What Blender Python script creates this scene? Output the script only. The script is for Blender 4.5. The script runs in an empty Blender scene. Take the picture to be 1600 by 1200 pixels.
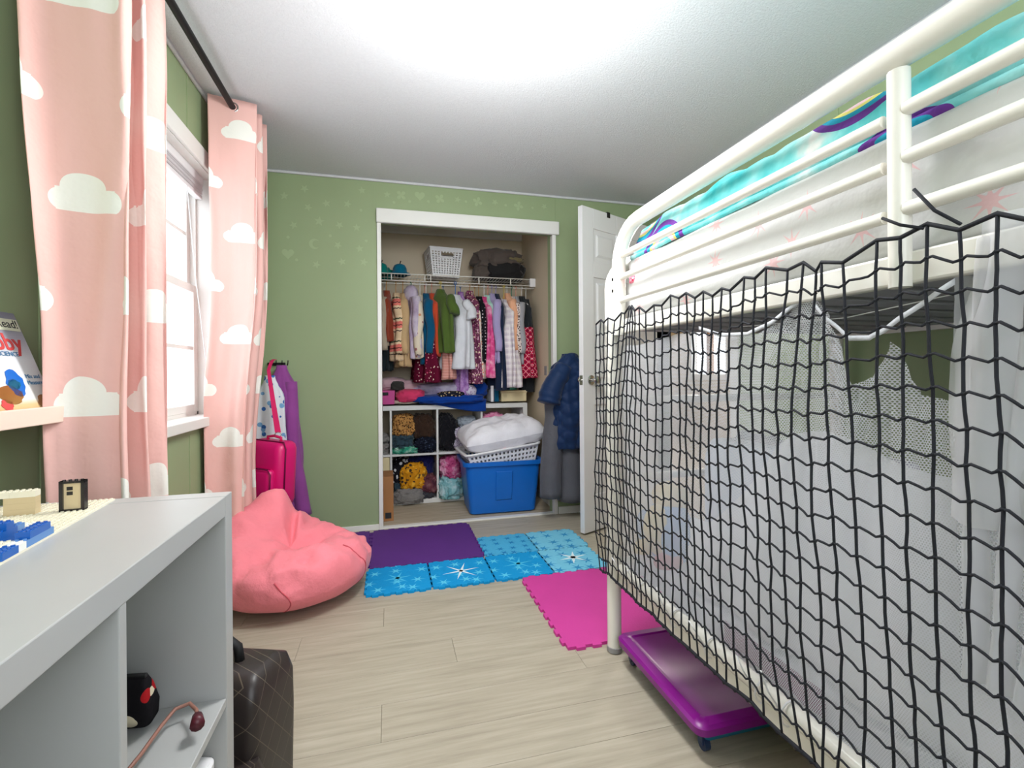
import bpy, bmesh, math, random
from mathutils import Vector, Matrix, noise
R = random.Random(11)
PI = math.pi
sc = bpy.context.scene
COL = sc.collection

# ------------------------------------------------------------------ camera
YAW, ROLL = math.radians(14.6), -.008
cam = bpy.data.cameras.new('camera'); camo = bpy.data.objects.new('camera', cam); COL.objects.link(camo)
cam.sensor_width = 36; cam.lens = 735 / 1600 * 36; cam.shift_y = -16.5 / 1600; cam.clip_start = .02
camo.matrix_world = Matrix.Translation((0, 0, 1)) @ Matrix.Rotation(-YAW, 4, 'Z') @ Matrix.Rotation(PI/2, 4, 'X') @ Matrix.Rotation(ROLL, 4, 'Z')
sc.camera = camo
# ------------------------------------------------------------------ world, lights, exposure
w = bpy.data.worlds.new('sky'); sc.world = w; w.use_nodes = True
bg = w.node_tree.nodes['Background']; bg.inputs[0].default_value = (.86, .93, 1, 1); bg.inputs[1].default_value = 3.4
def area(name, loc, rot, sx, sy, power, col=(1, 1, 1)):
    l = bpy.data.lights.new(name, 'AREA'); l.shape = 'RECTANGLE'; l.size = sx; l.size_y = sy; l.energy = power; l.color = col
    o = bpy.data.objects.new(name, l); COL.objects.link(o); o.location = loc; o.rotation_euler = rot
    return o
area('fill_at_added_window', (.45, -.96, 1.5), (PI/2, 0, 0), 1.7, 1.2, 22, (.95, .97, 1))  # added frontal fill light outside the made-up window behind the camera
vs = sc.view_settings
vs.view_transform = 'Standard'; vs.look = 'None'; vs.gamma = 1; vs.exposure = 0.14; vs.use_curve_mapping = False

# ------------------------------------------------------------------ materials
def lin(c):
    return tuple((x/255/12.92 if x/255 <= .04045 else ((x/255+.055)/1.055)**2.4) for x in c[:3]) + (1,)
class NB:
    def __init__(s, name, rough=.7, metal=0, spec=.4):
        s.m = bpy.data.materials.new(name); s.m.use_nodes = True; s.t = s.m.node_tree
        s.b = s.t.nodes['Principled BSDF']; s.b.inputs['Roughness'].default_value = rough
        s.b.inputs['Metallic'].default_value = metal; s.b.inputs['Specular IOR Level'].default_value = spec
        s._tc = None
    def link(s, a, b):
        if hasattr(a, 'is_output'): s.t.links.new(a, b)
        else: b.default_value = a
    def node(s, typ, **kw):
        n = s.t.nodes.new(typ)
        for k, v in kw.items(): setattr(n, k, v)
        return n
    def tc(s, o='Object'):
        if not s._tc: s._tc = s.node('ShaderNodeTexCoord')
        return s._tc.outputs[o]
    def math(s, op, a, b=0, c=None):
        n = s.node('ShaderNodeMath', operation=op); s.link(a, n.inputs[0]); s.link(b, n.inputs[1])
        if c is not None: s.link(c, n.inputs[2])
        return n.outputs[0]
    def sep(s, v):
        n = s.node('ShaderNodeSeparateXYZ'); s.link(v, n.inputs[0]); return n.outputs
    def comb(s, x, y, z=0):
        n = s.node('ShaderNodeCombineXYZ')
        for i, q in enumerate((x, y, z)): s.link(q, n.inputs[i])
        return n.outputs[0]
    def scale(s, v, k):
        n = s.node('ShaderNodeVectorMath', operation='MULTIPLY'); s.link(v, n.inputs[0])
        n.inputs[1].default_value = k if isinstance(k, tuple) else (k, k, k); return n.outputs[0]
    def mix(s, f, a, b):
        n = s.node('ShaderNodeMix', data_type='RGBA'); s.link(f, n.inputs[0])
        s.link(lin(a) if isinstance(a, tuple) else a, n.inputs[6]); s.link(lin(b) if isinstance(b, tuple) else b, n.inputs[7])
        return n.outputs[2]
    def noise(s, v, sc_, det=3, rough=.5):
        n = s.node('ShaderNodeTexNoise'); s.link(v, n.inputs['Vector']); n.inputs['Scale'].default_value = sc_
        n.inputs['Detail'].default_value = det; n.inputs['Roughness'].default_value = rough; return n.outputs['Fac']
    def voro(s, v, sc_, out='Distance', rnd=1.0, feat='F1'):
        n = s.node('ShaderNodeTexVoronoi', feature=feat); s.link(v, n.inputs['Vector']); n.inputs['Scale'].default_value = sc_
        n.inputs['Randomness'].default_value = rnd; return n.outputs[out]
    def ramp(s, f, stops, interp='LINEAR'):
        n = s.node('ShaderNodeValToRGB'); s.link(f, n.inputs[0]); r = n.color_ramp; r.interpolation = interp
        while len(r.elements) < len(stops): r.elements.new(.5)
        for e, (p, c) in zip(r.elements, stops): e.position = p; e.color = lin(c)
        return n.outputs[0]
    def lt(s, a, b): return s.math('LESS_THAN', a, b)
    def gt(s, a, b): return s.math('GREATER_THAN', a, b)
    def bump(s, h, strength=.3, dist=.01):
        n = s.node('ShaderNodeBump'); s.link(h, n.inputs['Height']); n.inputs['Strength'].default_value = strength
        n.inputs['Distance'].default_value = dist; s.t.links.new(n.outputs[0], s.b.inputs['Normal'])
    def col(s, c): s.link(lin(c) if isinstance(c, tuple) else c, s.b.inputs['Base Color']); return s
M = {}
def plain(name, c, rough=.6, metal=0, spec=.4, var=.06, vscale=6, bump=0, bscale=60):
    n = NB(name, rough, metal, spec)
    d = tuple(max(0, x*(1-var)) for x in c); e = tuple(min(255, x*(1+var*.6)) for x in c)
    n.col(n.mix(n.noise(n.tc(), vscale), d, e) if var else c)
    if bump: n.bump(n.noise(n.tc(), bscale, 4, .6), bump, .004)
    M[name] = n.m; return n.m
def cloth(name, c, rough=.9, var=.10, crease=.35):
    n = NB(name, rough, 0, .15); n.b.inputs['Sheen Weight'].default_value = .15
    d = tuple(x*(1-var) for x in c); e = tuple(min(255, x*(1+var*.5)) for x in c)
    n.col(n.mix(n.noise(n.tc(), 9), d, e)); n.bump(n.noise(n.tc(), 26, 4, .6), crease, .012)
    M[name] = n.m; return n.m
def spots(name, base, cols, sc_=60, size=.3, rnd=1.0, crease=.3):
    n = NB(name, .9, 0, .15); v = n.tc()
    d = n.voro(v, sc_, 'Distance', rnd); cc = n.voro(v, sc_, 'Color', rnd)
    f = n.sep(cc)[0]
    k = len(cols); stops = [(i/k, c) for i, c in enumerate(cols)]
    if k == 1: stops.append((1, cols[0]))
    n.col(n.mix(n.lt(d, size), base, n.ramp(f, stops, 'CONSTANT')))
    n.bump(n.noise(v, 22, 4, .6), crease, .012); M[name] = n.m; return n.m
def tiedye(name, cols, sc_=10, crease=.3, det=4):
    n = NB(name, .9, 0, .15); f = n.noise(n.tc(), sc_, det, .6)
    n.col(n.ramp(f, [(.25 + .5*i/(len(cols)-1), c) for i, c in enumerate(cols)]))
    n.bump(n.noise(n.tc(), 22, 4, .6), crease, .012); M[name] = n.m; return n.m
def plaid(name, base, dark, line, sc_=18, diag=True):
    n = NB(name, .9, 0, .15); x, y, z = n.sep(n.tc())
    h = n.math('ADD', x, y)
    a = n.math('ADD', h, z) if diag else h; b = n.math('SUBTRACT', h, z) if diag else z
    def band(q, ofs, wd):
        return n.lt(n.math('FRACT', n.math('ADD', n.math('MULTIPLY', q, sc_), ofs)), wd)
    c = n.mix(n.math('MULTIPLY', n.math('ADD', band(a, 0, .4), band(b, 0, .4)), .4), base, dark)
    c = n.mix(n.math('MAXIMUM', band(a, .3, .09), band(b, .3, .09)), c, line)
    n.col(c); n.bump(n.noise(n.tc(), 22, 4, .6), .25, .012); M[name] = n.m; return n.m
def bands(name, stops, period, zig=0, crease=.25):
    n = NB(name, .9, 0, .15); x, y, z = n.sep(n.tc())
    q = z
    if zig: q = n.math('ADD', z, n.math('MULTIPLY', n.math('PINGPONG', n.math('ADD', x, y), zig), .5))
    n.col(n.ramp(n.math('FRACT', n.math('DIVIDE', q, period)), stops, 'CONSTANT'))
    n.bump(n.noise(n.tc(), 22, 4, .6), crease, .012); M[name] = n.m; return n.m
def glow(name, c, st):
    n = NB(name); n.col(c); n.b.inputs['Emission Color'].default_value = lin(c); n.b.inputs['Emission Strength'].default_value = st
    M[name] = n.m; return n.m

# setting
def wallmat(name, c):
    n = NB(name, .55, 0, .35); v = n.tc()
    n.col(n.mix(n.noise(v, 3), tuple(x*.97 for x in c), tuple(min(255, x*1.03) for x in c)))
    n.bump(n.noise(v, 140, 2), .08, .002); M[name] = n.m
wallmat('green_wall', (150, 166, 127)); wallmat('closet_wall', (222, 206, 180)); wallmat('hall_wall', (206, 190, 166))
n = NB('ceiling', .9, 0, .1); v = n.tc(); n.col(n.mix(n.noise(v, 70, 3, .7), (204, 204, 207), (220, 220, 222)))
n.bump(n.noise(v, 120, 4, .7), .45, .008); M['ceiling'] = n.m
def wood(name, c1, c2, c3, rough=.45):
    n = NB(name, rough, 0, .35); v = n.tc(); oi = n.node('ShaderNodeObjectInfo')
    off = n.node('ShaderNodeVectorMath', operation='ADD'); n.link(v, off.inputs[0])
    n.link(n.comb(n.math('MULTIPLY', oi.outputs['Random'], 37.), n.math('MULTIPLY', oi.outputs['Random'], 11.), 0), off.inputs[1])
    p = n.scale(off.outputs[0], (1.5, 22, 1)); f = n.noise(p, 2.2, 6, .62)
    c = n.ramp(f, [(.3, c1), (.5, c2), (.7, c3)])
    c = n.mix(n.math('MULTIPLY', oi.outputs['Random'], .22), c, c1)
    n.col(c); n.bump(f, .06, .002); M[name] = n.m
wood('plank', (160, 151, 134), (176, 167, 149), (188, 180, 163))
wood('closet_floor', (160, 146, 124), (184, 170, 148), (198, 186, 166), .6)
plain('dark_gap', (150, 138, 118), .9)
plain('white_trim', (232, 231, 226), .4, var=.02); plain('white_door', (226, 225, 226), .42, var=.02)
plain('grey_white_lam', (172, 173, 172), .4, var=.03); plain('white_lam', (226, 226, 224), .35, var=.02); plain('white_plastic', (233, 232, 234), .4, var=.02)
plain('white_metal', (236, 233, 224), .25, spec=.5, var=.02); plain('chrome', (190, 188, 184), .2, 1, var=.0)
plain('black_metal', (22, 20, 21), .5, spec=.3, var=.0); plain('black', (22, 22, 24), .6, var=0)
plain('brass', (196, 150, 84), .3, 1, var=0)
n = NB('glass', .05); n.t.nodes.remove(n.b); tr = n.node('ShaderNodeBsdfTransparent'); gl = n.node('ShaderNodeBsdfGlossy'); gl.inputs['Roughness'].default_value = .03
mx = n.node('ShaderNodeMixShader'); mx.inputs[0].default_value = .05; n.t.links.new(tr.outputs[0], mx.inputs[1]); n.t.links.new(gl.outputs[0], mx.inputs[2])
n.t.links.new(mx.outputs[0], n.t.nodes['Material Output'].inputs[0]); M['glass'] = n.m
# curtain: pink with pale clouds (uv in metres)
n = NB('curtain', .85, 0, .2); x, y, _ = n.sep(n.tc('UV'))
W_, H_ = .25, .23
row = n.math('FLOOR', n.math('DIVIDE', y, H_)); odd = n.math('MODULO', n.math('ABSOLUTE', row), 2.)
cx = n.math('FLOORED_MODULO', n.math('ADD', x, n.math('MULTIPLY', odd, W_*.5)), W_); cy = n.math('FLOORED_MODULO', y, H_)
def disc(px, py, r):
    dx, dy = n.math('SUBTRACT', cx, px), n.math('SUBTRACT', cy, py)
    return n.lt(n.math('ADD', n.math('MULTIPLY', dx, dx), n.math('MULTIPLY', dy, dy)), r*r)
f = n.math('MAXIMUM', n.math('MAXIMUM', disc(.085, .085, .026), disc(.118, .112, .037)), disc(.158, .084, .029))
dxr = n.math('MULTIPLY', n.lt(n.math('ABSOLUTE', n.math('SUBTRACT', cx, .122)), .05), n.lt(n.math('ABSOLUTE', n.math('SUBTRACT', cy, .085)), .027))
f = n.math('MULTIPLY', n.math('MAXIMUM', f, dxr), n.gt(cy, .060))
n.col(n.mix(f, (228, 182, 174), (232, 230, 222)))
wv = n.noise(n.tc(), 9, 4, .55); n.bump(wv, .35, .02); n.b.inputs['Transmission Weight'].default_value = 0
M['curtain'] = n.m
# white sheet with pink stars
def starprint(name, base, star, cell, rad, coordfix, pts=4, rnd=.75):
    n = NB(name, .85, 0, .2); v = n.tc(); s = n.sep(v); p = n.comb(n.math('DIVIDE', s[coordfix[0]], cell), n.math('DIVIDE', s[coordfix[1]], cell), 0)
    q = n.node('ShaderNodeTexVoronoi', voronoi_dimensions='2D'); n.link(p, q.inputs['Vector']); q.inputs['Scale'].default_value = 1; q.inputs['Randomness'].default_value = rnd
    d = n.node('ShaderNodeVectorMath', operation='SUBTRACT'); n.link(p, d.inputs[0]); n.link(q.outputs['Position'], d.inputs[1])
    sx, sy, _ = n.sep(d.outputs[0]); ang = n.math('ARCTAN2', sy, sx)
    r = n.math('SQRT', n.math('ADD', n.math('MULTIPLY', sx, sx), n.math('MULTIPLY', sy, sy)))
    sp = n.math('ABSOLUTE', n.math('SINE', n.math('MULTIPLY', ang, pts)))
    f = n.lt(n.math('MULTIPLY', r, n.math('ADD', 1., n.math('MULTIPLY', sp, 2.2))), rad)
    n.col(n.mix(n.math('MULTIPLY', f, .85), base, star)); n.bump(n.noise(v, 12, 4, .55), .35, .02); M[name] = n.m
starprint('star_sheet', (212, 212, 211), (226, 184, 186), .135, .24, (1, 2))
starprint('snow_mat', (78, 176, 222), (16, 118, 186), .075, .42, (0, 1), 3, .35)
starprint('snow_mat_pale', (120, 200, 230), (28, 134, 198), .095, .45, (0, 1), 3, .35)
starprint('snow_mat_deep', (20, 150, 214), (96, 206, 240), .10, .36, (0, 1), 3, .6)
# duvet: aqua with white clouds and rainbow arcs
n = NB('duvet', .85, 0, .2); v = n.tc(); s = n.sep(v)
c = n.ramp(n.noise(v, 7, 3), [(.36, (60, 190, 196)), (.5, (128, 218, 220)), (.58, (168, 232, 232)), (.66, (238, 238, 236))])
p = n.comb(n.math('DIVIDE', s[1], .34), n.math('DIVIDE', n.math('ADD', s[2], n.math('MULTIPLY', s[0], 1.)), .34), 0)
q = n.node('ShaderNodeTexVoronoi', voronoi_dimensions='2D'); n.link(p, q.inputs['Vector']); q.inputs['Scale'].default_value = 1; q.inputs['Randomness'].default_value = .5
rr = q.outputs['Distance']
arc = n.ramp(rr, [(0, (128, 218, 220)), (.18, (236, 200, 210)), (.22, (236, 226, 130)), (.25, (40, 160, 190)), (.29, (110, 60, 150)), (.34, (128, 218, 220))], 'CONSTANT')
inr = n.math('MULTIPLY', n.gt(rr, .18), n.lt(rr, .34))
n.col(n.mix(inr, c, arc)); n.bump(n.noise(v, 14, 4, .55), .5, .03); M['duvet'] = n.m
# perforated white netting (uv in metres), real holes through alpha
def perfor(name, c, pitch, hole, ky=.85):
    n = NB(name, .8, 0, .2); x, y, _ = n.sep(n.tc('UV')); n.col(c)
    py = n.math('DIVIDE', y, pitch*ky); odd = n.math('MODULO', n.math('ABSOLUTE', n.math('FLOOR', py)), 2.)
    fx = n.math('SUBTRACT', n.math('FRACT', n.math('ADD', n.math('DIVIDE', x, pitch), n.math('MULTIPLY', odd, .5))), .5)
    fy = n.math('MULTIPLY', n.math('SUBTRACT', n.math('FRACT', py), .5), ky)
    r = n.math('SQRT', n.math('ADD', n.math('MULTIPLY', fx, fx), n.math('MULTIPLY', fy, fy)))
    tl = n.node('ShaderNodeBsdfTranslucent'); tl.inputs[0].default_value = lin(c); ms = n.node('ShaderNodeMixShader'); ms.inputs[0].default_value = .4
    n.t.links.new(n.b.outputs[0], ms.inputs[1]); n.t.links.new(tl.outputs[0], ms.inputs[2]); tr = n.node('ShaderNodeBsdfTransparent'); m2 = n.node('ShaderNodeMixShader')
    n.t.links.new(n.gt(r, hole), m2.inputs[0]); n.t.links.new(tr.outputs[0], m2.inputs[1]); n.t.links.new(ms.outputs[0], m2.inputs[2])
    n.t.links.new(m2.outputs[0], n.t.nodes['Material Output'].inputs[0]); M[name] = n.m
perfor('white_mesh', (244, 245, 252), .0043, .30)
n = NB('tulle', .7, 0, .2); n.col((238, 238, 243)); n.b.inputs['Alpha'].default_value = .45; M['tulle'] = n.m
# painted quilt etc.
cloth('bean_pink', (250, 138, 150), .85, .08, .5); plain('hot_pink', (228, 20, 116), .38, spec=.5, var=.05)
cloth('navy_quilt', (22, 46, 84), .55, .12, .3); cloth('grey_pants', (92, 92, 98), .6, .08, .4)
cloth('purple_coat', (150, 74, 150), .7); spots('white_blue', (224, 230, 236), [(60, 110, 180), (120, 170, 210)], 26, .35)
plain('mat_purple', (92, 44, 130), .8, bump=.3, bscale=300); plain('mat_pink', (206, 62, 152), .8, bump=.3, bscale=300)
plain('tub_blue', (14, 106, 200), .35, spec=.5, var=.04); plain('lid_purple', (132, 6, 134), .35, spec=.5, var=.08)
plain('navy_plastic', (36, 52, 84), .4); plain('teal_plastic', (20, 110, 140), .4)
plain('net_black', (26, 28, 36), .8, var=.15, vscale=200)
plain('shelf_pink', (238, 214, 198), .5, var=.02); plain('book_dark', (58, 110, 96), .6); plain('paper', (238, 234, 226), .8)
plain('slat_grey', (150, 148, 148), .9, var=.1, vscale=12, bump=.3, bscale=30)
plain('decal', (163, 180, 138), .7, var=.02)
plain('cardboard', (172, 120, 76), .85, var=.06); plain('bin_pink', (206, 84, 150), .8)
plain('cream', (236, 220, 176), .6); plain('mint_plastic', (96, 190, 168), .5)

# ------------------------------------------------------------------ mesh builder (world coordinates in, local out)
WM = {}
class MB:
    def __init__(s, xf=None): s.v = []; s.f = []; s.uv = {}; s.xf = xf
    def _add(s, vs, fs, uvs=None):
        b = len(s.v)
        s.v += [tuple(s.xf @ Vector(p)) for p in vs] if s.xf else [tuple(p) for p in vs]
        for i, f in enumerate(fs):
            if uvs: s.uv[len(s.f)] = uvs[i]
            s.f.append(tuple(b+k for k in f))
        return s
    def box(s, a, b):
        (x0, y0, z0), (x1, y1, z1) = a, b
        return s._add([(x0,y0,z0),(x1,y0,z0),(x1,y1,z0),(x0,y1,z0),(x0,y0,z1),(x1,y0,z1),(x1,y1,z1),(x0,y1,z1)],
                      [(0,3,2,1),(4,5,6,7),(0,1,5,4),(1,2,6,5),(2,3,7,6),(3,0,4,7)])
    def tube(s, pts, r, seg=8, closed=False):
        P = [Vector(p) for p in pts]; n = len(P); vs = []; up = None
        for i in range(n):
            a = P[i-1] if (i or closed) else P[i]; b = P[(i+1) % n] if (i < n-1 or closed) else P[i]
            t = (b-a); t = t.normalized() if t.length > 1e-9 else Vector((0,0,1))
            if up is None: up = t.orthogonal().normalized()
            up = (up - t*up.dot(t)); up = up.normalized() if up.length > 1e-6 else t.orthogonal().normalized()
            w = t.cross(up); rr = r[i] if isinstance(r, (list, tuple)) else r
            for k in range(seg):
                an = 2*PI*k/seg; vs.append(P[i] + up*math.cos(an)*rr + w*math.sin(an)*rr)
        fs = []
        for i in range(n if closed else n-1):
            j = (i+1) % n
            for k in range(seg): l = (k+1) % seg; fs.append((i*seg+k, i*seg+l, j*seg+l, j*seg+k))
        if not closed: fs += [tuple(range(seg))[::-1], tuple((n-1)*seg+k for k in range(seg))]
        return s._add(vs, fs)
    def loft(s, rings, cap=True, closed=True):
        m = len(rings[0]); vs = [p for r in rings for p in r]; fs = []
        for i in range(len(rings)-1):
            for k in range(m if closed else m-1): l = (k+1) % m; fs.append((i*m+k, i*m+l, (i+1)*m+l, (i+1)*m+k))
        if cap: fs += [tuple(range(m))[::-1], tuple((len(rings)-1)*m+k for k in range(m))]
        return s._add(vs, fs)
    def grid(s, nu, nv, fn, uvfn=None, skip=None):
        vs = [fn(i/nu, j/nv) for j in range(nv+1) for i in range(nu+1)]; fs = []; uvs = []
        for j in range(nv):
            for i in range(nu):
                if skip and skip(i, j): continue
                q = (j*(nu+1)+i, j*(nu+1)+i+1, (j+1)*(nu+1)+i+1, (j+1)*(nu+1)+i); fs.append(q)
                if uvfn: uvs.append([uvfn((i+a)/nu, (j+b)/nv) for a, b in ((0,0),(1,0),(1,1),(0,1))])
        return s._add(vs, fs, uvs or None)
    def prism(s, pts, fn0, fn1):
        n = len(pts); vs = [fn0(*p) for p in pts] + [fn1(*p) for p in pts]
        fs = [tuple(range(n))[::-1], tuple(range(n, 2*n))] + [(i, (i+1) % n, n+(i+1) % n, n+i) for i in range(n)]
        return s._add(vs, fs)
    def disc(s, c, axis, r, h, seg=16):
        a = Vector(axis).normalized(); return s.tube([Vector(c), Vector(c)+a*h], r, seg)
    def build(s, name, mat, parent=None, smooth=False, bevel=0, solid=0, sub=0, origin=None, hard=None):
        me = bpy.data.meshes.new(name)
        if parent is not None: Mx = WM[parent.name]
        else:
            if origin is None:
                xs, ys, zs = zip(*s.v); origin = ((min(xs)+max(xs))/2, (min(ys)+max(ys))/2, min(zs))
            Mx = Matrix.Translation(origin)
        inv = Mx.inverted()
        me.from_pydata([tuple(inv @ Vector(p)) for p in s.v], [], s.f); me.update()
        if s.uv:
            ul = me.uv_layers.new(name='UVMap')
            for fi, pl in enumerate(me.polygons):
                if fi in s.uv:
                    for k, li in enumerate(pl.loop_indices): ul.data[li].uv = s.uv[fi][k]
        me.materials.append(M[mat])
        bm = bmesh.new(); bm.from_mesh(me); bmesh.ops.recalc_face_normals(bm, faces=bm.faces); bm.to_mesh(me); bm.free()
        if smooth: me.polygons.foreach_set('use_smooth', [True]*len(me.polygons))
        if smooth and hard: me.set_sharp_from_angle(angle=math.radians(hard))
        o = bpy.data.objects.new(name, me); COL.objects.link(o)
        if parent is not None: o.parent = parent
        else: o.location = Mx.translation
        WM[o.name] = Mx
        if bevel:
            b = o.modifiers.new('bevel', 'BEVEL'); b.width = bevel; b.segments = 2; b.limit_method = 'ANGLE'; b.angle_limit = math.radians(40)
        if solid: q = o.modifiers.new('solid', 'SOLIDIFY'); q.thickness = solid; q.offset = 0
        if sub: q = o.modifiers.new('sub', 'SUBSURF'); q.levels = q.render_levels = sub
        return o
def tag(o, label, cat, group=None):
    o['label'] = label; o['category'] = cat
    if group: o['group'] = group
    return o
def struct(o, label=None, cat=None):
    o['kind'] = 'structure'
    if label: o['label'] = label
    if cat: o['category'] = cat
    return o
def thing(name, label, cat, loc=(0, 0, 0), group=None, kind=None):
    o = bpy.data.objects.new(name, None); COL.objects.link(o); o.location = loc; o.empty_display_size = .05
    WM[o.name] = Matrix.Translation(loc); o['label'] = label; o['category'] = cat
    if group: o['group'] = group
    if kind: o['kind'] = kind
    return o
def bx(name, a, b, mat, parent=None, bevel=0):
    return MB().box(a, b).build(name, mat, parent, bevel=bevel)
def rrect(hx, hy, r, z, n=5):
    out = []
    for cx, cy, a0 in ((hx-r, hy-r, 0), (-hx+r, hy-r, 90), (-hx+r, -hy+r, 180), (hx-r, -hy+r, 270)):
        for k in range(n+1):
            a = math.radians(a0+90*k/n); out.append((cx+r*math.cos(a), cy+r*math.sin(a), z))
    return out
def TR(x, y, z, rz=0, rx=0, ry=0):
    return Matrix.Translation((x, y, z)) @ Matrix.Rotation(rz, 4, 'Z') @ Matrix.Rotation(rx, 4, 'X') @ Matrix.Rotation(ry, 4, 'Y')
def sm(a, b, x): t = max(0, min(1, (x-a)/(b-a))); return t*t*(3-2*t)
def nz(x, y, z=0): return noise.noise(Vector((x, y, z)))

# ================================================================== THE SETTING
XL, XR, YB, YF, ZC = -.8, 1.87, 3.16, -.8, 2.26
CB, CXL, CXR = 4.1, -.45, 1.168          # closet back wall, side walls
OX0, OX1, OZ = -.05, 1.125, 2.0          # closet opening
# floor: planks along X, each its own piece
floor = struct(bx('floor', (XL, YF, -.05), (XR, YB, -.006), 'dark_gap'), 'pale greyish oak plank flooring', 'floor')
pcache = {}
def plank(x0, x1, y0, y1, mat, parent, ztop=0.):
    L, Wd = round(x1-x0, 3), round(y1-y0, 3); key = (L, Wd, mat)
    if key not in pcache:
        o = MB(TR(0, 0, 0)).box((.0004, .0004, -.008), (L-.0004, Wd-.0004, 0)).build('plank', mat, None, origin=(0, 0, 0), bevel=.0009); pcache[key] = o
    else:
        o = pcache[key].copy(); COL.objects.link(o)
    o.parent = parent; pl = WM[parent.name].translation; o.location = (x0-pl.x, y0-pl.y, ztop-pl.z); o.name = 'plank'
    return o
y = YF; r = 0
while y < YB-.01:
    y1 = min(y+.152, YB); x = XL - [.2, .75, .45, 1.0][r % 4]
    while x < XR-.01:
        a, b = max(x, XL), min(x+1.22, XR)
        if b-a > .03: plank(a, b, y, y1, 'plank', floor)
        x += 1.22
    y = y1; r += 1
ceil = struct(bx('ceiling', (XL-.1, YF-.1, ZC), (XR+.1, YB+.1, ZC+.08), 'ceiling'), 'white textured ceiling', 'ceiling')
def wallpiece(name, boxes, mat, label):
    m = MB()
    for a, b in boxes: m.box(a, b)
    return struct(m.build(name, mat), label, 'wall')
# window wall
WY0, WY1, WZ0, WZ1 = 1.5, 2.53, .815, 1.935
wl = wallpiece('wall_left', [((XL-.12, YF, 0), (XL, YB+.1, WZ0)), ((XL-.12, YF, WZ1), (XL, YB+.1, ZC)), ((XL-.12, YF, WZ0), (XL, WY0, WZ1)), ((XL-.12, WY1, WZ0), (XL, YB+.1, WZ1))], 'green_wall', 'green panelled wall with the window')
wb = wallpiece('wall_back', [((XL, YB, 0), (OX0, YB+.1, ZC)), ((OX1, YB, 0), (XR+.1, YB+.1, ZC)), ((OX0, YB, OZ), (OX1, YB+.1, ZC))], 'green_wall', 'green panelled wall with the closet opening')
DY0, DY1, DZ = 2.26, 3.02, 2.03
wr = wallpiece('wall_right', [((XR, YF, 0), (XR+.1, DY0, ZC)), ((XR, DY1, 0), (XR+.1, YB+.1, ZC)), ((XR, DY0, DZ), (XR+.1, DY1, ZC))], 'green_wall', 'green wall behind the bunk bed')
RW = (-.4, 1.3, .9, 2.1)  # opening for the made-up window that lets the fill light in
wf = wallpiece('wall_rear', [((XL-.12, YF-.1, 0), (XR+.1, YF, RW[2])), ((XL-.12, YF-.1, RW[3]), (XR+.1, YF, ZC)), ((XL-.12, YF-.1, RW[2]), (RW[0], YF, RW[3])), ((RW[1], YF-.1, RW[2]), (XR+.1, YF, RW[3]))], 'green_wall', 'green wall opposite the closet')
for yy in (.15, 1.36, 2.215, 2.8): bx('panel_seam', (XL, yy-.006, 0), (XL+.003, yy+.006, WZ0-.06 if 1.5 < yy < 2.6 else ZC), 'green_wall', wl)
bx('panel_seam', (XL, 2.209, 2.02), (XL+.003, 2.221, ZC), 'green_wall', wl)
for xx in (-.09, 1.155): bx('panel_seam', (xx-.005, YB-.003, 2.0), (xx+.005, YB, ZC), 'green_wall', wb)
for yy in (.4, 1.6): bx('panel_seam', (XR-.003, yy-.006, 0), (XR, yy+.006, ZC), 'green_wall', wr)
# ceiling cove trims
for i, (a, b) in enumerate([((XL, YB-.014, ZC-.016), (XR, YB, ZC)), ((XR-.014, YF, ZC-.016), (XR, YB, ZC)), ((XL, YF, ZC-.016), (XL+.014, YB, ZC))]):
    struct(bx('trim_%d' % (i+1), a, b, 'ceiling', bevel=.005), 'narrow white cove strip under the ceiling', 'trim')
struct(bx('baseboard_back', (XL, YB-.012, 0), (OX0-.02, YB, .035), 'white_trim', bevel=.003), 'low white baseboard left of the closet', 'baseboard')
struct(bx('baseboard_corner', (OX1+.03, YB-.012, 0), (XR, YB, .05), 'white_trim', bevel=.003), 'low white baseboard beside the door', 'baseboard')
struct(bx('baseboard_left', (XL, YF, 0), (XL+.012, YB, .035), 'white_trim', bevel=.003), 'low white baseboard under the window', 'baseboard')
# closet shell
fl2 = struct(bx('floor_closet', (CXL, YB, -.05), (CXR, CB, -.006), 'dark_gap'), 'beige closet floor', 'floor')
y = YB; r = 0
while y < CB-.01:
    y1 = min(y+.152, CB); x = CXL - [.5, 1.0, .2][r % 3]
    while x < CXR-.01:
        a, b = max(x, CXL), min(x+1.22, CXR)
        if b-a > .03: plank(a, b, y, y1, 'closet_floor', fl2)
        x += 1.22
    y = y1; r += 1
wallpiece('wall_closet_back', [((CXL-.08, CB, 0), (CXR+.08, CB+.08, ZC))], 'closet_wall', 'beige closet back wall')
wallpiece('wall_closet_left', [((CXL-.08, YB+.1, 0), (CXL, CB, ZC))], 'closet_wall', 'beige closet side wall by the sweaters')
wallpiece('wall_closet_right', [((CXR, YB+.1, 0), (CXR+.08, CB, ZC))], 'closet_wall', 'beige closet side wall by the plaid dress')
struct(bx('ceiling_closet', (CXL-.08, YB+.1, ZC), (CXR+.08, CB+.08, ZC+.08), 'closet_wall'), 'closet ceiling', 'ceiling')
struct(bx('trim_4', (CXL, CB-.03, ZC-.07), (CXR, CB, ZC), 'white_trim', bevel=.01), 'pale cove strip at the back of the closet', 'trim')
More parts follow.
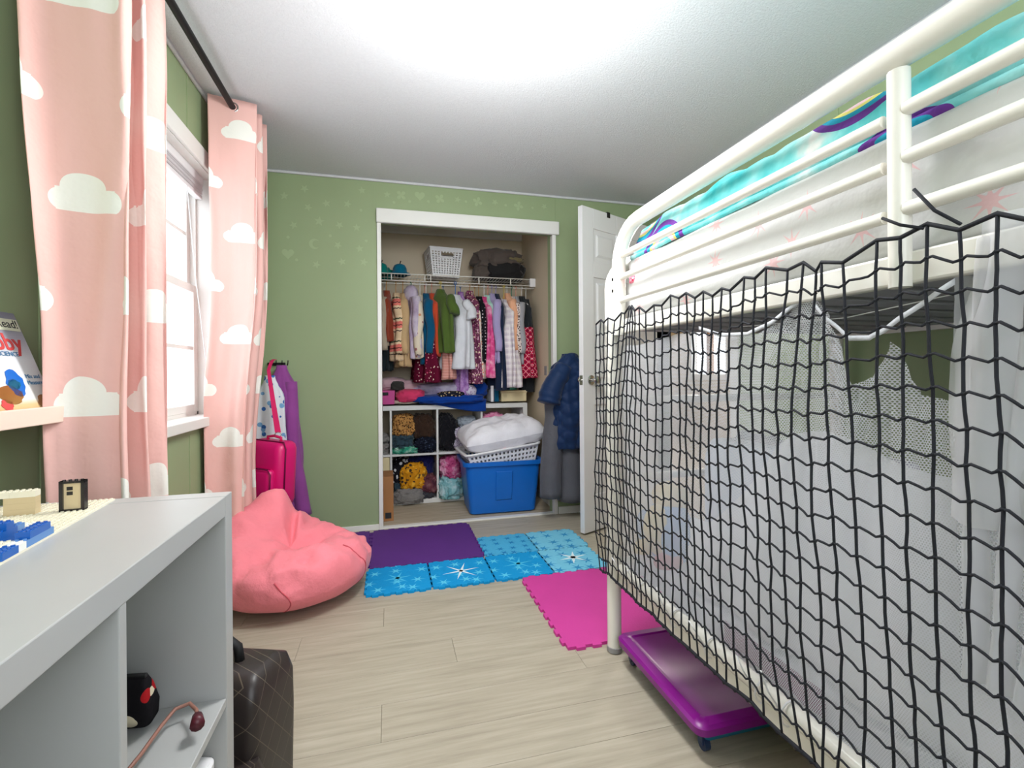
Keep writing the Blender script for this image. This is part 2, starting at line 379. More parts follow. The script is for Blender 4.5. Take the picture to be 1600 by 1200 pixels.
# closet opening trim
struct(bx('trim_5', (OX0-.025, YB-.03, OZ-.022), (OX1+.045, YB, OZ+.07), 'white_trim', bevel=.006), 'white closet header valance', 'trim')
struct(bx('trim_6', (OX0-.022, YB-.016, 0), (OX0+.004, YB+.1, OZ-.022), 'white_trim', bevel=.003), 'white closet jamb beside the green wall', 'trim')
struct(bx('trim_7', (OX1-.004, YB-.016, 0), (OX1+.024, YB+.03, OZ-.022), 'white_trim', bevel=.003), 'white closet jamb beside the hanging coat', 'trim')
struct(bx('trim_8', (OX0, YB-.012, 0), (OX1, YB+.03, .012), 'white_trim', bevel=.003), 'white closet threshold strip', 'trim')
struct(bx('baseboard_closet', (CXR-.012, YB+.1, 0), (CXR, CB, .05), 'white_trim', bevel=.003), 'white baseboard inside the closet', 'baseboard')
sw = tag(MB().box((CXR-.006, 3.42, .985), (CXR, 3.47, 1.055)).build('wall_plate', 'slat_grey', bevel=.002), 'small grey wall plate inside the closet', 'wall plate')
# hall beyond the bedroom doorway
HX, HY0, HY1 = 4.6, 1.6, 7.2
struct(bx('floor_hall', (XR+.1, HY0, -.05), (HX, HY1, 0), 'closet_floor'), 'hall floor', 'floor')
struct(bx('ceiling_hall', (XR+.1, HY0, ZC), (HX+.1, HY1, ZC+.08), 'ceiling'), 'hall ceiling', 'ceiling')
h0, h1, hz0, hz1 = 5.62, 6.45, .93, 1.9
wallpiece('wall_hall', [((HX, HY0, 0), (HX+.1, HY1, hz0)), ((HX, HY0, hz1), (HX+.1, HY1, ZC)), ((HX, HY0, hz0), (HX+.1, h0, hz1)), ((HX, h1, hz0), (HX+.1, HY1, hz1))], 'hall_wall', 'beige wall of the next room')
wallpiece('wall_hall_end', [((CXR+.08, HY1, 0), (HX+.1, HY1+.1, ZC)), ((XR+.1, HY0-.1, 0), (HX+.1, HY0, ZC)), ((CXR+.08, YB+.1, 0), (XR+.1, YB+.2, ZC)), ((CXR+.08, YB+.2, 0), (CXR+.14, HY1, ZC))], 'hall_wall', 'beige hall end walls')
struct(bx('floor_hall_side', (CXR+.14, YB+.2, -.05), (XR+.1, HY1, 0), 'closet_floor'), 'hall floor behind the closet', 'floor')
struct(bx('ceiling_hall_side', (CXR+.08, YB+.2, ZC), (XR+.1, HY1, ZC+.08), 'ceiling'), 'hall ceiling behind the closet', 'ceiling')
w2 = thing('window_2', 'bright window of the next room seen through the doorway', 'window', (HX, (h0+h1)/2, hz0), kind='structure')
m = MB()
for a, b in [((HX-.02, h0-.05, hz0-.05), (HX+.06, h0+.03, hz1+.05)), ((HX-.02, h1-.03, hz0-.05), (HX+.06, h1+.05, hz1+.05)), ((HX-.02, h0, hz0-.05), (HX+.06, h1, hz0+.03)), ((HX-.02, h0, hz1-.03), (HX+.06, h1, hz1+.05))]: m.box(a, b)
m.build('window_frame', 'white_trim', w2)
bx('mullion', (HX, (h0+h1)/2-.05, hz0), (HX+.05, (h0+h1)/2+.05, hz1), 'cardboard', w2)
bx('pane', (HX+.045, h0, hz0), (HX+.05, (h0+h1)/2, hz1), 'glass', w2); bx('pane', (HX+.045, (h0+h1)/2, hz0), (HX+.05, h1, hz1), 'glass', w2)
# bedroom doorway jamb
m = MB().box((XR-.012, DY0-.06, 0), (XR+.112, DY0, DZ)).box((XR-.012, DY1, 0), (XR+.112, DY1+.06, DZ)).box((XR-.012, DY0-.06, DZ), (XR+.112, DY1+.06, DZ+.06))
struct(m.build('trim_9', 'white_trim', bevel=.004), 'white door casing behind the bunk bed', 'trim')

# window: casing, jamb, sill, two sashes
wn = thing('window_1', 'white double-hung window between the pink curtains', 'window', (XL, (WY0+WY1)/2, WZ0), kind='structure')
cw = .072
bx('casing', (XL, WY0-cw, WZ0), (XL+.016, WY0+.004, WZ1+cw), 'white_trim', wn, .004); bx('casing', (XL, WY1-.004, WZ0), (XL+.016, WY1+cw, WZ1+cw), 'white_trim', wn, .004)
bx('casing', (XL, WY0, WZ1-.004), (XL+.016, WY1, WZ1+cw), 'white_trim', wn, .004)
for a, b in [((XL-.12, WY0, WZ0), (XL, WY0+.008, WZ1)), ((XL-.12, WY1-.008, WZ0), (XL, WY1, WZ1)), ((XL-.12, WY0, WZ1-.008), (XL, WY1, WZ1))]: bx('jamb', a, b, 'white_trim', wn)
bx('window_sill', (XL-.12, WY0-.06, WZ0-.035), (XL+.035, WY1+.06, WZ0+.006), 'white_trim', wn, .004)
def sash(y0, y1, z0, z1, x):
    s = .035; fr = MB()
    for a, b in [((x, y0, z0), (x+.025, y0+s, z1)), ((x, y1-s, z0), (x+.025, y1, z1)), ((x, y0+s, z0), (x+.025, y1-s, z0+s)), ((x, y0+s, z1-s), (x+.025, y1-s, z1))]: fr.box(a, b)
    o = fr.build('sash', 'white_trim', wn, bevel=.003)
    py = (y1-y0-2*s)/3; pz = (z1-z0-2*s)/2
    for k in (1, 2): bx('muntin', (x+.008, y0+s+py*k-.008, z0+s), (x+.02, y0+s+py*k+.008, z1-s), 'white_trim', o)
    bx('muntin', (x+.008, y0+s, (z0+z1)/2-.008), (x+.02, y1-s, (z0+z1)/2+.008), 'white_trim', o)
    for i in range(3):
        for j in range(2): bx('pane', (x+.012, y0+s+py*i, z0+s+pz*j), (x+.015, y0+s+py*(i+1), z0+s+pz*(j+1)), 'glass', o)
sash(WY0+.02, WY1-.02, WZ0+.02, 1.42, -.898); sash(WY0+.02, WY1-.02, 1.385, WZ1-.01, -.924)
m = MB()
for a, b in [((-.925, WY0+.005, WZ0), (-.875, WY0+.022, WZ1)), ((-.925, WY1-.022, WZ0), (-.875, WY1-.005, WZ1)), ((-.925, WY0, WZ0), (-.875, WY1, WZ0+.02)), ((-.925, WY0, WZ1-.02), (-.875, WY1, WZ1))]: m.box(a, b)
m.build('window_frame', 'white_trim', wn)
bl = thing('window_blind', 'raised white mini blind bunched at the window head', 'blind', (-.855, 2.0, 1.83))
bx('headrail', (-.872, WY0+.03, WZ1-.045), (-.838, WY1-.03, WZ1-.008), 'white_plastic', bl, .003)
for k in range(13): bx('slat', (-.870-.004*R.random(), WY0+.032, 1.846+k*.0033), (-.842+.004*R.random(), WY1-.032-.01*R.random(), 1.8475+k*.0033), 'white_plastic', bl)
bx('bottom_rail', (-.870, WY0+.032, 1.825), (-.842, WY1-.032, 1.843), 'white_plastic', bl, .003)
MB().tube([(-.845, 2.33, 1.84), (-.82, 2.34, 1.45), (-.79, 2.36, 1.1), (-.755, 2.37, .83), (-.75, 2.37, .5), (-.752, 2.375, .3)], .002, 5).build('pull_cord', 'white_plastic', bl, True)

w3 = thing('added_window', 'added white framed window for fill light opposite the closet', 'window', ((RW[0]+RW[1])/2, YF, RW[2]), kind='structure')  # made-up window behind the camera, added to carry frontal fill light
m = MB()
for a, c in [((RW[0]-.06, YF-.09, RW[2]-.06), (RW[0]+.04, YF+.016, RW[3]+.06)), ((RW[1]-.04, YF-.09, RW[2]-.06), (RW[1]+.06, YF+.016, RW[3]+.06)), ((RW[0], YF-.09, RW[2]-.06), (RW[1], YF+.016, RW[2]+.04)), ((RW[0], YF-.09, RW[3]-.04), (RW[1], YF+.016, RW[3]+.06)), (((RW[0]+RW[1])/2-.025, YF-.08, RW[2]), ((RW[0]+RW[1])/2+.025, YF-.04, RW[3]))]: m.box(a, c)
m.build('window_frame', 'white_trim', w3)
for x0, x1 in ((RW[0]+.04, .425), (.475, RW[1]-.04)): bx('pane', (x0, YF-.064, RW[2]+.04), (x1, YF-.06, RW[3]-.04), 'glass', w3)

# door: hinged in the corner, standing open into the room
dr = thing('door_1', 'white six-panel door standing open beside the closet', 'door', (1.845, 3.0, 0), kind='structure')
dang = math.atan2(2.68-3.0, 1.15-1.845); DX = TR(1.845, 3.0, 0, dang)     # local +x runs from hinge to free edge; +y is the room face
DW, DT = .765, .035
def dbox(name, a, b, mat='white_door', par=dr, bev=.002): return MB(DX).box(a, b).build(name, mat, par, bevel=bev)
yf, yb = 0.0, -DT
st = [0, .105, .335, .43, .66, DW]
zr = [.012, .235, .80, .93, 1.60, 1.70, 1.905, 2.03]
dbox('stile', (0, yb, .012), (st[1], yf, 2.03)); dbox('stile', (st[4], yb, .012), (DW, yf, 2.03)); dbox('stile', (st[2], yb, .012), (st[3], yf, 2.03))
for z0, z1 in ((.012, .235), (.80, .93), (1.60, 1.70), (1.905, 2.03)):
    for a, b in ((st[1], st[2]), (st[3], st[4])): dbox('rail', (a, yb, z0), (b, yf, z1))
for z0, z1 in ((.235, .80), (.93, 1.60), (1.70, 1.905)):
    for a, b in ((st[1], st[2]), (st[3], st[4])):
        m = MB(DX); e = .03
        m.box((a, yb+.008, z0), (b, yf-.009, z1))
        m.loft([[(a+e, yf-.009, z0+e), (b-e, yf-.009, z0+e), (b-e, yf-.009, z1-e), (a+e, yf-.009, z1-e)], [(a+e+.014, yf-.002, z0+e+.014), (b-e-.014, yf-.002, z0+e+.014), (b-e-.014, yf-.002, z1-e-.014), (a+e+.014, yf-.002, z1-e-.014)]])
        m.build('panel', 'white_door', dr)
def lathe(m, c, axis, prof, seg=20):
    a = Vector(axis).normalized(); u = a.orthogonal().normalized(); w = a.cross(u); c = Vector(c)
    m.loft([[c + a*h + (u*math.cos(2*PI*k/seg) + w*math.sin(2*PI*k/seg))*max(r, 1e-4) for k in range(seg)] for h, r in prof])
    return m
for sgn, y0 in ((1, yf), (-1, yb)):
    kn = lathe(MB(DX), (DW-.07, y0, .955), (0, sgn, 0), [(0, .031), (.006, .031), (.01, .026), (.012, .012), (.03, .011), (.036, .02), (.044, .026), (.054, .026), (.062, .02), (.064, .0)]).build('knob', 'chrome', dr, True, hard=50)
dbox('latch_plate', (DW, -.03, .925), (DW+.0015, -.005, .985), 'chrome')
MB(DX).disc((DW, -.0175, .955), (1, 0, 0), .008, .012).build('latch_bolt', 'chrome', dr, True, hard=40)
for z in (.25, 1.02, 1.78): MB(DX).disc((-.004, .004, z-.045), (0, 0, 1), .006, .09, 10).build('hinge', 'chrome', dr, True, hard=40)
ck = MB(DX).box((.50, yb-.004, 2.031), (.53, yf+.004, 2.036)).box((.50, yf+.0005, 2.0), (.53, yf+.004, 2.031)).build('over_door_hook', 'black_metal', bevel=.001)
tag(ck, 'small black hook clipped over the top of the door', 'hook')

# added ceiling lamps, out of view: one lights the room, one the hall
cl = thing('added_ceiling_lamp', 'added round frosted flush ceiling lamp, out of view', 'lamp', (.36, 1.42, ZC))
lathe(MB(), (.36, 1.42, ZC), (0, 0, -1), [(0, .17), (.02, .17), (.025, .16)], 32).build('added_lamp_base', 'white_metal', cl, True, hard=40)
glow('added_lamp_glow', (255, 246, 232), 9)  # glowing shade of the added lamps
lathe(MB(), (.36, 1.42, ZC-.025), (0, 0, -1), [(0, .155), (.03, .15), (.055, .12), (.07, .07), (.075, .0)], 32).build('added_lamp_shade', 'added_lamp_glow', cl, True)
l = bpy.data.lights.new('added_lamp_fill', 'POINT'); l.energy = 34; l.shadow_soft_size = .16; l.color = (.97, .985, 1)  # added room fill, floating below the lamp to even out the ceiling
lo = bpy.data.objects.new('added_lamp_fill', l); COL.objects.link(lo); lo.location = (.36, 1.42, ZC-.5)
l = bpy.data.lights.new('added_lamp_downfill', 'AREA'); l.shape = 'DISK'; l.size = .3; l.energy = 9; l.color = (.97, .985, 1)  # added downward fill under the made-up room lamp
lo = bpy.data.objects.new('added_lamp_downfill', l); COL.objects.link(lo); lo.location = (.36, 1.42, ZC-.11)
hl = thing('added_ceiling_lamp', 'added round flush ceiling lamp brightening the hall', 'lamp', (3.2, 4.3, ZC))  # made-up hall lamp, added because the hall was too dark
lathe(MB(), (3.2, 4.3, ZC), (0, 0, -1), [(0, .17), (.02, .17), (.025, .16)], 32).build('added_lamp_base', 'white_metal', hl, True, hard=40)
lathe(MB(), (3.2, 4.3, ZC-.025), (0, 0, -1), [(0, .155), (.03, .15), (.055, .12), (.07, .07), (.075, .0)], 32).build('added_lamp_shade', 'added_lamp_glow', hl, True)
l = bpy.data.lights.new('added_hall_fill', 'POINT'); l.energy = 60; l.shadow_soft_size = .16; l.color = (1, .94, .84)  # warm fill light added to brighten the beige hall
lo = bpy.data.objects.new('added_hall_fill', l); COL.objects.link(lo); lo.location = (3.2, 4.3, ZC-.3)

# ================================================================== BUNK BED
BX0, BX1, BY0, BY1 = .775, 1.79, -.42, 1.545
bed = thing('bunk_bed', 'white tubular metal bunk bed with guard rails', 'bed', ((BX0+BX1)/2, (BY0+BY1)/2, 0))
def arc3(c, a, b, r, n=8):   # quarter turn: from c+a*r to c+b*r
    c, a, b = Vector(c), Vector(a), Vector(b)
    return [c + a*r*math.cos(k/n*PI/2) + b*r*math.sin(k/n*PI/2) for k in range(n+1)]
pr = .025
for yy in (BY1, BY0):
    # end frame: two legs joined by an arched top bar
    for x, sx in ((BX0, 1), (BX1, -1)):
        MB().tube([(x, yy, .012), (x, yy, .6), (x, yy, 1.30)] + arc3((x+sx*.1, yy, 1.30), (-sx, 0, 0), (0, 0, 1), .1)[1:] + [((BX0+BX1)/2+sx*.0, yy, 1.40)], pr, 14).build('post', 'white_metal', bed, True, hard=50)
        lathe(MB(), (x, yy, 0), (0, 0, 1), [(0, .022), (.004, .027), (.02, .027), (.022, .024)], 14).build('foot_cap', 'slat_grey', bed, True, hard=50)
    for z in (.32, .62, .9, 1.17): MB().tube([(BX0, yy, z), (BX1, yy, z)], .014, 10).build('end_bar', 'white_metal', bed, True, hard=50)
gx = BX0+.004
for x in (gx, BX1-.004):
    yA, yZ = BY1-.045, BY0+.045
    top = [(x, yA, 1.13), (x, yA, 1.357)] + arc3((x, yA-.14, 1.357), (0, 1, 0), (0, 0, 1), .14)[1:] + [(x, .9, 1.497), (x, .2, 1.497)] + arc3((x, yZ+.14, 1.357), (0, 0, 1), (0, -1, 0), .14) + [(x, yZ, 1.13)]
    MB().tube(top, .0235, 14).build('guard_rail', 'white_metal', bed, True, hard=60)
    for z in (1.405, 1.33, 1.25): MB().tube([(x, yA, z), (x, .585, z-.003)], .0105, 10).build('guard_bar', 'white_metal', bed, True, hard=60); MB().tube([(x-.002, .55, z), (x-.002, yZ, z)], .0115, 10).build('guard_bar', 'white_metal', bed, True, hard=60)
    MB().tube([(x, .562, 1.13), (x, .562, 1.47)], .0155, 12).build('guard_post', 'white_metal', bed, True, hard=60)
    for z in (1.325, 1.285): MB().disc((x-.02 if x < 1 else x+.02, yA, z), (-1 if x < 1 else 1, 0, 0), .006, .004, 10).build('bolt', 'black_metal', bed, True, hard=40)
for x0, x1 in ((BX0+.008, BX0+.03), (BX1-.03, BX1-.008)):
    bx('side_rail', (x0, BY0, 1.135), (x1, BY1, 1.185), 'white_metal', bed, .004)
    MB().tube([((x0+x1)/2, BY0, .30), ((x0+x1)/2, BY1, .30)], .02, 12).build('lower_side_rail', 'white_metal', bed, True, hard=50)
    bx('lower_side_rail', (x0+.002, BY0, .245), (x1-.002, BY1, .285), 'white_metal', bed, .004)
for z, mt in ((1.150, 'slat_grey'), (.285, 'white_metal')):
    for k in range(17):
        yy = BY0+.06+k*.115; bx('bed_slat', (BX0+.03, yy, z), (BX1-.03, yy+.075, z+.018), mt, bed, .003)
# upper mattress in its printed sheet: a soft box with creased sides
def softbox(x0, x1, y0, y1, z0, z1, r, fn=None, nu=28, nv=10):
    rings = []; hx, hy = (x1-x0)/2, (y1-y0)/2; cx, cy = (x0+x1)/2, (y0+y1)/2
    prof = [(z0, .97)] + [(z0+(z1-z0)*t, 1.0) for t in (.06, .15, .25, .35, .45, .55, .65, .75, .85, .94)] + [(z1, .97)]
    for z, k in prof:
        ring = []
        for sx, sy, ex, ey in ((1, -1, 1, 1), (1, 1, -1, 1), (-1, 1, -1, -1), (-1, -1, 1, -1)):
            for q in range(nu):
                t = q/nu; x = hx*(sx+(ex-sx)*t); y = hy*(sy+(ey-sy)*t)
                p = Vector((cx+x*(1 if k == 1 else (1-(1-k)*.6)), cy+y*(1 if k == 1 else 1-(1-k)*.3), z))
                if fn: p = fn(p)
                ring.append(p)
        rings.append(ring)
    return MB().loft(rings)
def crease(p):
    d = .007*nz(p.y*3, p.z*22, 3) + .004*nz(p.y*9, p.z*40+p.y*3, 9)
    return Vector((p.x+d, p.y+d*.5, p.z))
mt_ = softbox(BX0+.034, BX1-.034, BY0+.06, BY1-.065, 1.186, 1.392, .04, crease, 60).build('mattress', 'star_sheet', smooth=True)
tag(mt_, 'white mattress with pink star sheet on the upper bunk', 'mattress')
def duvet(u, v):
    # u along bed (y), v across from room side over the top
    y = BY0+.08 + u*(BY1-BY0-.155); Wd = BX1-BX0-.08
    t = v*v*(3-2*v)*.3*Wd + v*.7*Wd
    x = BX0+.040+t; edge = min(1, t/.03)**.5*min(1, max(0, Wd-t)/.03)**.5*min(1, (BY1-.075-y)/.05+.02)**.5
    z = 1.402 + .090*edge + .020*nz(x*5, y*5, 1)*edge + .012*nz(x*14, y*14, 4)*edge
    return (x + .008*nz(y*7, v*5, 8) - .012*edge*(t < .03), y, z)
dv_ = MB().grid(110, 60, duvet).grid(110, 8, lambda u, v: Vector(duvet(u, 0)) + Vector((-.004*math.sin(v*PI), 0, -.012*v)))
dv_ = dv_.build('duvet', 'duvet', smooth=True, solid=.006); tag(dv_, 'aqua rainbow and cloud print duvet spread over the upper bunk', 'duvet')
def pillowmesh(xf, a, b, h, seed=0, nseg=26):
    m = MB(xf)
    for sgn in (1, -1):
        def f(u, v):
            x, y = u*2-1, v*2-1
            e = max(0, (1-x**4))**.55*max(0, (1-y**4))**.55
            pin = 1-.07*(x*x*y*y)
            return (a*x*pin*(1-.05*(1-y*y)*abs(x)), b*y*pin, sgn*h*e*(1+.25*nz(x*2+seed, y*2, seed)) + sgn*(.006*nz(x*7, y*7, seed) + .012*(1-2.2*abs(nz(x*3.3+seed, y*2.3, seed+4))))*e)
        m.grid(nseg, nseg, f)
    return m
cloth('pillow_pale', (238, 226, 224), crease=.4)
tag(pillowmesh(TR(1.03, .16, 1.575, .1, .30), .2, .28, .075, 3).build('pillow', 'duvet', smooth=True), 'plump printed pillow lying on the aqua duvet', 'pillow')
tag(pillowmesh(TR(1.45, .30, 1.58, -.3, .2), .2, .25, .075, 8).build('pillow', 'pillow_pale', smooth=True), 'pale pink pillow lying on the aqua duvet', 'pillow')
spots('pink_scrap', (236, 140, 160), [(200, 40, 80), (250, 210, 220)], 120, .4)
def lump(c, s, seed, amp=.18, mat='cream', sub=4, fold=2.2, flat=True, xf=None):
    bm = bmesh.new(); bmesh.ops.create_icosphere(bm, subdivisions=sub, radius=1)
    vs = []
    for v in bm.verts:
        p = v.co.normalized(); q = p*fold + Vector((seed*3.1, seed*1.7, seed))
        a = noise.noise(q); b = 1-abs(noise.noise(q*2.1+Vector((5, 1, 2))))*2; c_ = noise.noise(q*4.7)
        e_ = 1-abs(noise.noise(q*5.3+Vector((2, 7, 1))))*2.4; r = 1 + amp*(a*.9 + .75*b - .45 + .35*c_ + .28*e_)
        # squarer than a ball
        p = Vector([math.copysign(abs(k)**.72, k) for k in p])*r
        z = p.z
        if flat and z < 0: z = max(z, -.85)
        vs.append((c[0]+p.x*s[0]*.5, c[1]+p.y*s[1]*.5, c[2]+(z+.85)*s[2]*.5/.95 if flat else c[2]+z*s[2]*.5))
    m = MB(xf); m._add(vs, [tuple(x.index for x in f.verts) for f in bm.faces]); bm.free()
    return m
tag(lump((BX0+.05, BY1-.085, 1.30), (.045, .04, .06), 4, mat='pink_scrap').build('cloth_scrap', 'pink_scrap', smooth=True), 'pink speckled cloth tucked behind the guard rail end', 'cloth')
# lower bunk
cloth('lower_sheet', (226, 228, 236)); cloth('blanket_purple', (116, 24, 96)); cloth('pale_cushion', (216, 226, 242), crease=.2); cloth('plush_blue', (92, 160, 222)); cloth('plush_yellow', (240, 216, 140)); cloth('plush_red', (200, 70, 90)); cloth('lilac_pil', (206, 200, 220)); cloth('grey_blanket', (150, 152, 168))
tag(softbox(BX0+.05, BX1-.034, BY0+.06, BY1-.06, .306, .37, .03, crease, 40).build('mattress', 'lower_sheet', smooth=True), 'white mattress on the lower bunk', 'mattress')
tag(MB().grid(40, 12, lambda u, v: (BX0+.044+.006*nz(u*9, v*3), 0.74+u*.28, .318+.05*v+.01*nz(u*6, 2, v))).build('blanket', 'blanket_purple', smooth=True, solid=.006), 'dark purple blanket edge showing over the lower rail', 'blanket')
# white cushion slab, plush toy, blankets, pillows inside
m = MB(TR(.985, 1.05, .375, -.03)); hx, hy = .045, .235
rings = []
for t in [0, .03, .08, .15, .3, .5, .7, .85, .92, .97, 1.0]:
    k = 1-.16*max(0, (t-.8)/.2)**2.2; rings.append([(p[0]*(.9 if t in (0, 1.0) else 1), p[1]*k, .42*t) for p in rrect(hx, hy, .03, 0)])
m.loft(rings); tag(m.build('cushion', 'pale_cushion', smooth=True, hard=60), 'pale blue upright cushion with rounded corners in the lower bunk', 'cushion')
pt = thing('plush_toy', 'blue and yellow plush toy on the lower bunk', 'plush toy', (.92, 1.44, .37))
def ell(c, s, mat, nm, par, seg=18):
    m = MB(); m.loft([[(c[0]+s[0]*math.sin(PI*(i+.001)/12)*math.cos(2*PI*k/seg), c[1]+s[1]*math.sin(PI*(i+.001)/12)*math.sin(2*PI*k/seg), c[2]-s[2]*math.cos(PI*i/12)) for k in range(seg)] for i in range(13)])
    return m.build(nm, mat, par, True)
ell((.92, 1.42, .455), (.075, .095, .115), 'plush_blue', 'body', pt); ell((.87, 1.41, .47), (.045, .055, .085), 'plush_yellow', 'belly', pt); ell((.93, 1.43, .57), (.06, .065, .055), 'plush_yellow', 'head', pt)
ell((.88, 1.35, .45), (.03, .03, .06), 'plush_blue', 'arm', pt); ell((.88, 1.51, .45), (.03, .03, .06), 'plush_blue', 'arm', pt); ell((.87, 1.35, .385), (.05, .035, .03), 'plush_red', 'foot', pt); ell((.87, 1.48, .385), (.05, .035, .03), 'plush_yellow', 'foot', pt)
tag(pillowmesh(TR(1.3, 1.15, .60, .2, 0, 1.1), .2, .28, .07, 5).build('pillow', 'lilac_pil', smooth=True), 'pale lilac pillow leaning at the back of the lower bunk', 'pillow')
tag(lump((1.35, .6, .37), (.55, .6, .2), 6, .25).build('blanket', 'lower_sheet', smooth=True), 'white crumpled blanket heaped on the lower bunk', 'blanket')
tag(lump((1.25, 1.36, .37), (.3, .22, .40), 9, .2).build('blanket', 'grey_blanket', smooth=True), 'grey folded blanket stacked at the foot of the lower bunk', 'blanket')

# black sports net laced along the bed side
NX = BX0-.034
Ys = []; yy = 1.605
while yy > -.35:
    Ys.append(yy); yy -= (.0325 if yy > .75 else .038) + .008*nz(yy*4, 3) + .003*math.sin(len(Ys)*1.7)
NJ = len(Ys); NI = 20
ties = [1.345, 1.09, .80, .52, .2, -.1]
offs = []; o_ = 0
for j in range(NJ):
    y = Ys[j]; offs.append(.55*nz(y*2.2, 7) + .5*nz(y*7, 2) + (.05 if j % 2 else -.05))
def ztop(y):
    d = min(abs(y-t) for t in ties); return 1.205 - .03*math.cos(min(d, .14)/.14*PI)*.0 + .012*nz(y*9, 1) - .02*sm(0, .13, d)
def knot(i, j):
    y = Ys[j]; t = i/NI
    zt = ztop(y); zb = .288 + .012*nz(y*11, 5)
    z = zt + (zb-zt)*t + offs[j]*.043*math.sin(PI*min(1, max(0, t)))**.6
    z += (.007 if j % 2 else -.007)*max(0, 1-t*14)
    z += -.03*nz(y*1.6, t*1.5, 4)*math.sin(PI*t)
    # strands drawn together at the ties
    for tt, wd in ((1.345, .16), (.68, .10)):
        wgt = max(0, 1-abs(y-tt)/wd)*max(0, 1-t*3.2)
        y += (tt-y)*.75*wgt
    for tt, wd in ((1.535, .12), (.70, .12)):
        wgt = max(0, 1-abs(y-tt)/wd)*max(0, 1-(1-t)*6)
        y += (tt-y)*.6*wgt
    y += .003*nz(j*.9, i*.7, 2) + .010*nz(j*1.3, 4)*max(0, 1-t*8) + .02*nz(j*.12, t*2.2, 5)*math.sin(PI*t) - .03*t*t*sm(1.2, .4, y)
    x = NX - .010*math.sin(PI*t) + .017*nz(y*5, t*1.5, 11)*math.sin(PI*t) + .006*nz(j*.8, i*.8, 3)
    return Vector((min(x, BX0-.027), y, z))
K = [[knot(i, j) for j in range(NJ)] for i in range(NI+1)]
nt = thing('sports_net', 'black knotted cord net tied along the side of the bunk bed', 'net', (NX, .6, .28))
m = MB()
for j in range(NJ):
    pts = []
    for i in range(NI):
        a, b = K[i][j], K[i+1][j]; pts.append(a); pts.append((a+b)/2 + Vector((.002*nz(i, j, 1), .0015*nz(i*.9, j*1.3, 6), 0)))
    m.tube(pts + [K[NI][j]], .0024, 5)
m.build('vertical_cords', 'net_black', nt, True)['kind'] = 'stuff'
m = MB()
for i in range(1, NI+1):
    for j in range(NJ-1):
        a, b = K[i][j], K[i][j+1]; d = (b-a)
        m.tube([a, a+d*.2+Vector((-.002, 0, .003)), a+d*.5+Vector((0, 0, -.001)), a+d*.8+Vector((-.002, 0, -.004)), b], .0022, 5)
m.build('cross_cords', 'net_black', nt, True)['kind'] = 'stuff'
m = MB()
for i in range(1, NI+1):
    for j in range(NJ):
        p = K[i][j]; r = .0048; m._add([p+Vector(q)*r for q in ((1,0,0),(-1,0,0),(0,1,0),(0,-1,0),(0,0,1),(0,0,-1))], [(0,2,4),(2,1,4),(1,3,4),(3,0,4),(2,0,5),(1,2,5),(3,1,5),(0,3,5)])
m.build('knots', 'net_black', nt, True)['kind'] = 'stuff'
MB().tube([K[0][j]+Vector((0, 0, .004*nz(j, 4))) for j in range(NJ)], .0034, 6).build('edge_rope', 'net_black', nt, True)
MB().tube([K[NI][j]+Vector((0, 0, .006*nz(j, 8))) for j in range(NJ)], .0040, 6).build('edge_rope', 'net_black', nt, True)
for t, ex in ((.50, .0), (.455, .035)):
    z = ztop(t); MB().tube([(NX-.003, t, z), (NX-.012, t+.025, z+.012+ex*.4), (NX-.014, t+.05, z+.03+ex)], .0024, 5).build('tie_end', 'net_black', nt, True)
for j_, y in enumerate((1.46, 1.36, 1.18, 1.03, .86, .79)):
    q = MB().tube([(BX0+.019+.029*math.cos(a/12*2*PI), y, .298+.027*math.sin(a/12*2*PI)) for a in range(12)], .0022, 5, True).tube([(BX0-.011, y, .31), (BX0-.03, y+.012, .345), (BX0-.04, y+.02, .365+.01*j_ % .03)], .0018, 4).build('zip_tie', 'white_plastic', smooth=True)
    tag(q, 'white cable tie looped round the lower bed rail', 'cable tie', 'cable ties on the lower bed rail')
# white perforated netting hung behind the black net
prof = [(1.57, 1.10), (1.40, 1.09), (1.20, 1.11), (1.09, 1.105), (.99, 1.088), (.89, 1.085), (.817, 1.101), (.775, 1.135), (.742, 1.15), (.705, 1.10), (.676, 1.023), (.66, .975), (.63, .985), (.608, 1.02), (.597, 1.052), (.582, 1.03), (.55, .962), (.51, .955), (.48, .99), (.45, 1.04), (.36, 1.06), (-.2, 1.05)]
def ptop(y):
    for (a, za), (b, zb) in zip(prof, prof[1:]):
        if b <= y <= a: return za + (zb-za)*(a-y)/(a-b)
    return prof[0][1] if y > prof[0][0] else prof[-1][1]
WNX = BX0+.012
def wmesh(u, v):
    y = 1.535 - u*1.8; zt = ptop(y); z = .31 + (zt-.31)*v
    g = .5+.5*math.sin(PI*v)
    x = WNX+.014 + (.016*nz(y*6, z*2.5, 2) + .010*nz(y*15, z*3, 5) + .006*math.sin(y*40+z*3))*g
    # pulled folds fanning from the hanging points
    for tt in (.742, .597):
        x += .008*math.sin((y-tt)*120/(1.15-min(z, 1.1)+.12))*max(0, 1-abs(y-tt)/.16)*sm(.6, 1.1, z)
    return (max(x, WNX-.006), y, z)
wm = MB().grid(220, 50, wmesh, lambda u, v: (u*1.8*1.05, .31+(ptop(1.535-u*1.8)-.31)*v)).build('mesh_curtain', 'white_mesh', smooth=True)
tag(wm, 'white perforated mesh fabric hung behind the black net', 'mesh fabric')
rb = [(1.075, 1.12), (.99, 1.095), (.90, 1.09), (.83, 1.11), (.742, 1.152), (.70, 1.10), (.655, 1.062), (.62, 1.06), (.595, 1.072), (.55, 1.10), (.495, 1.132)]
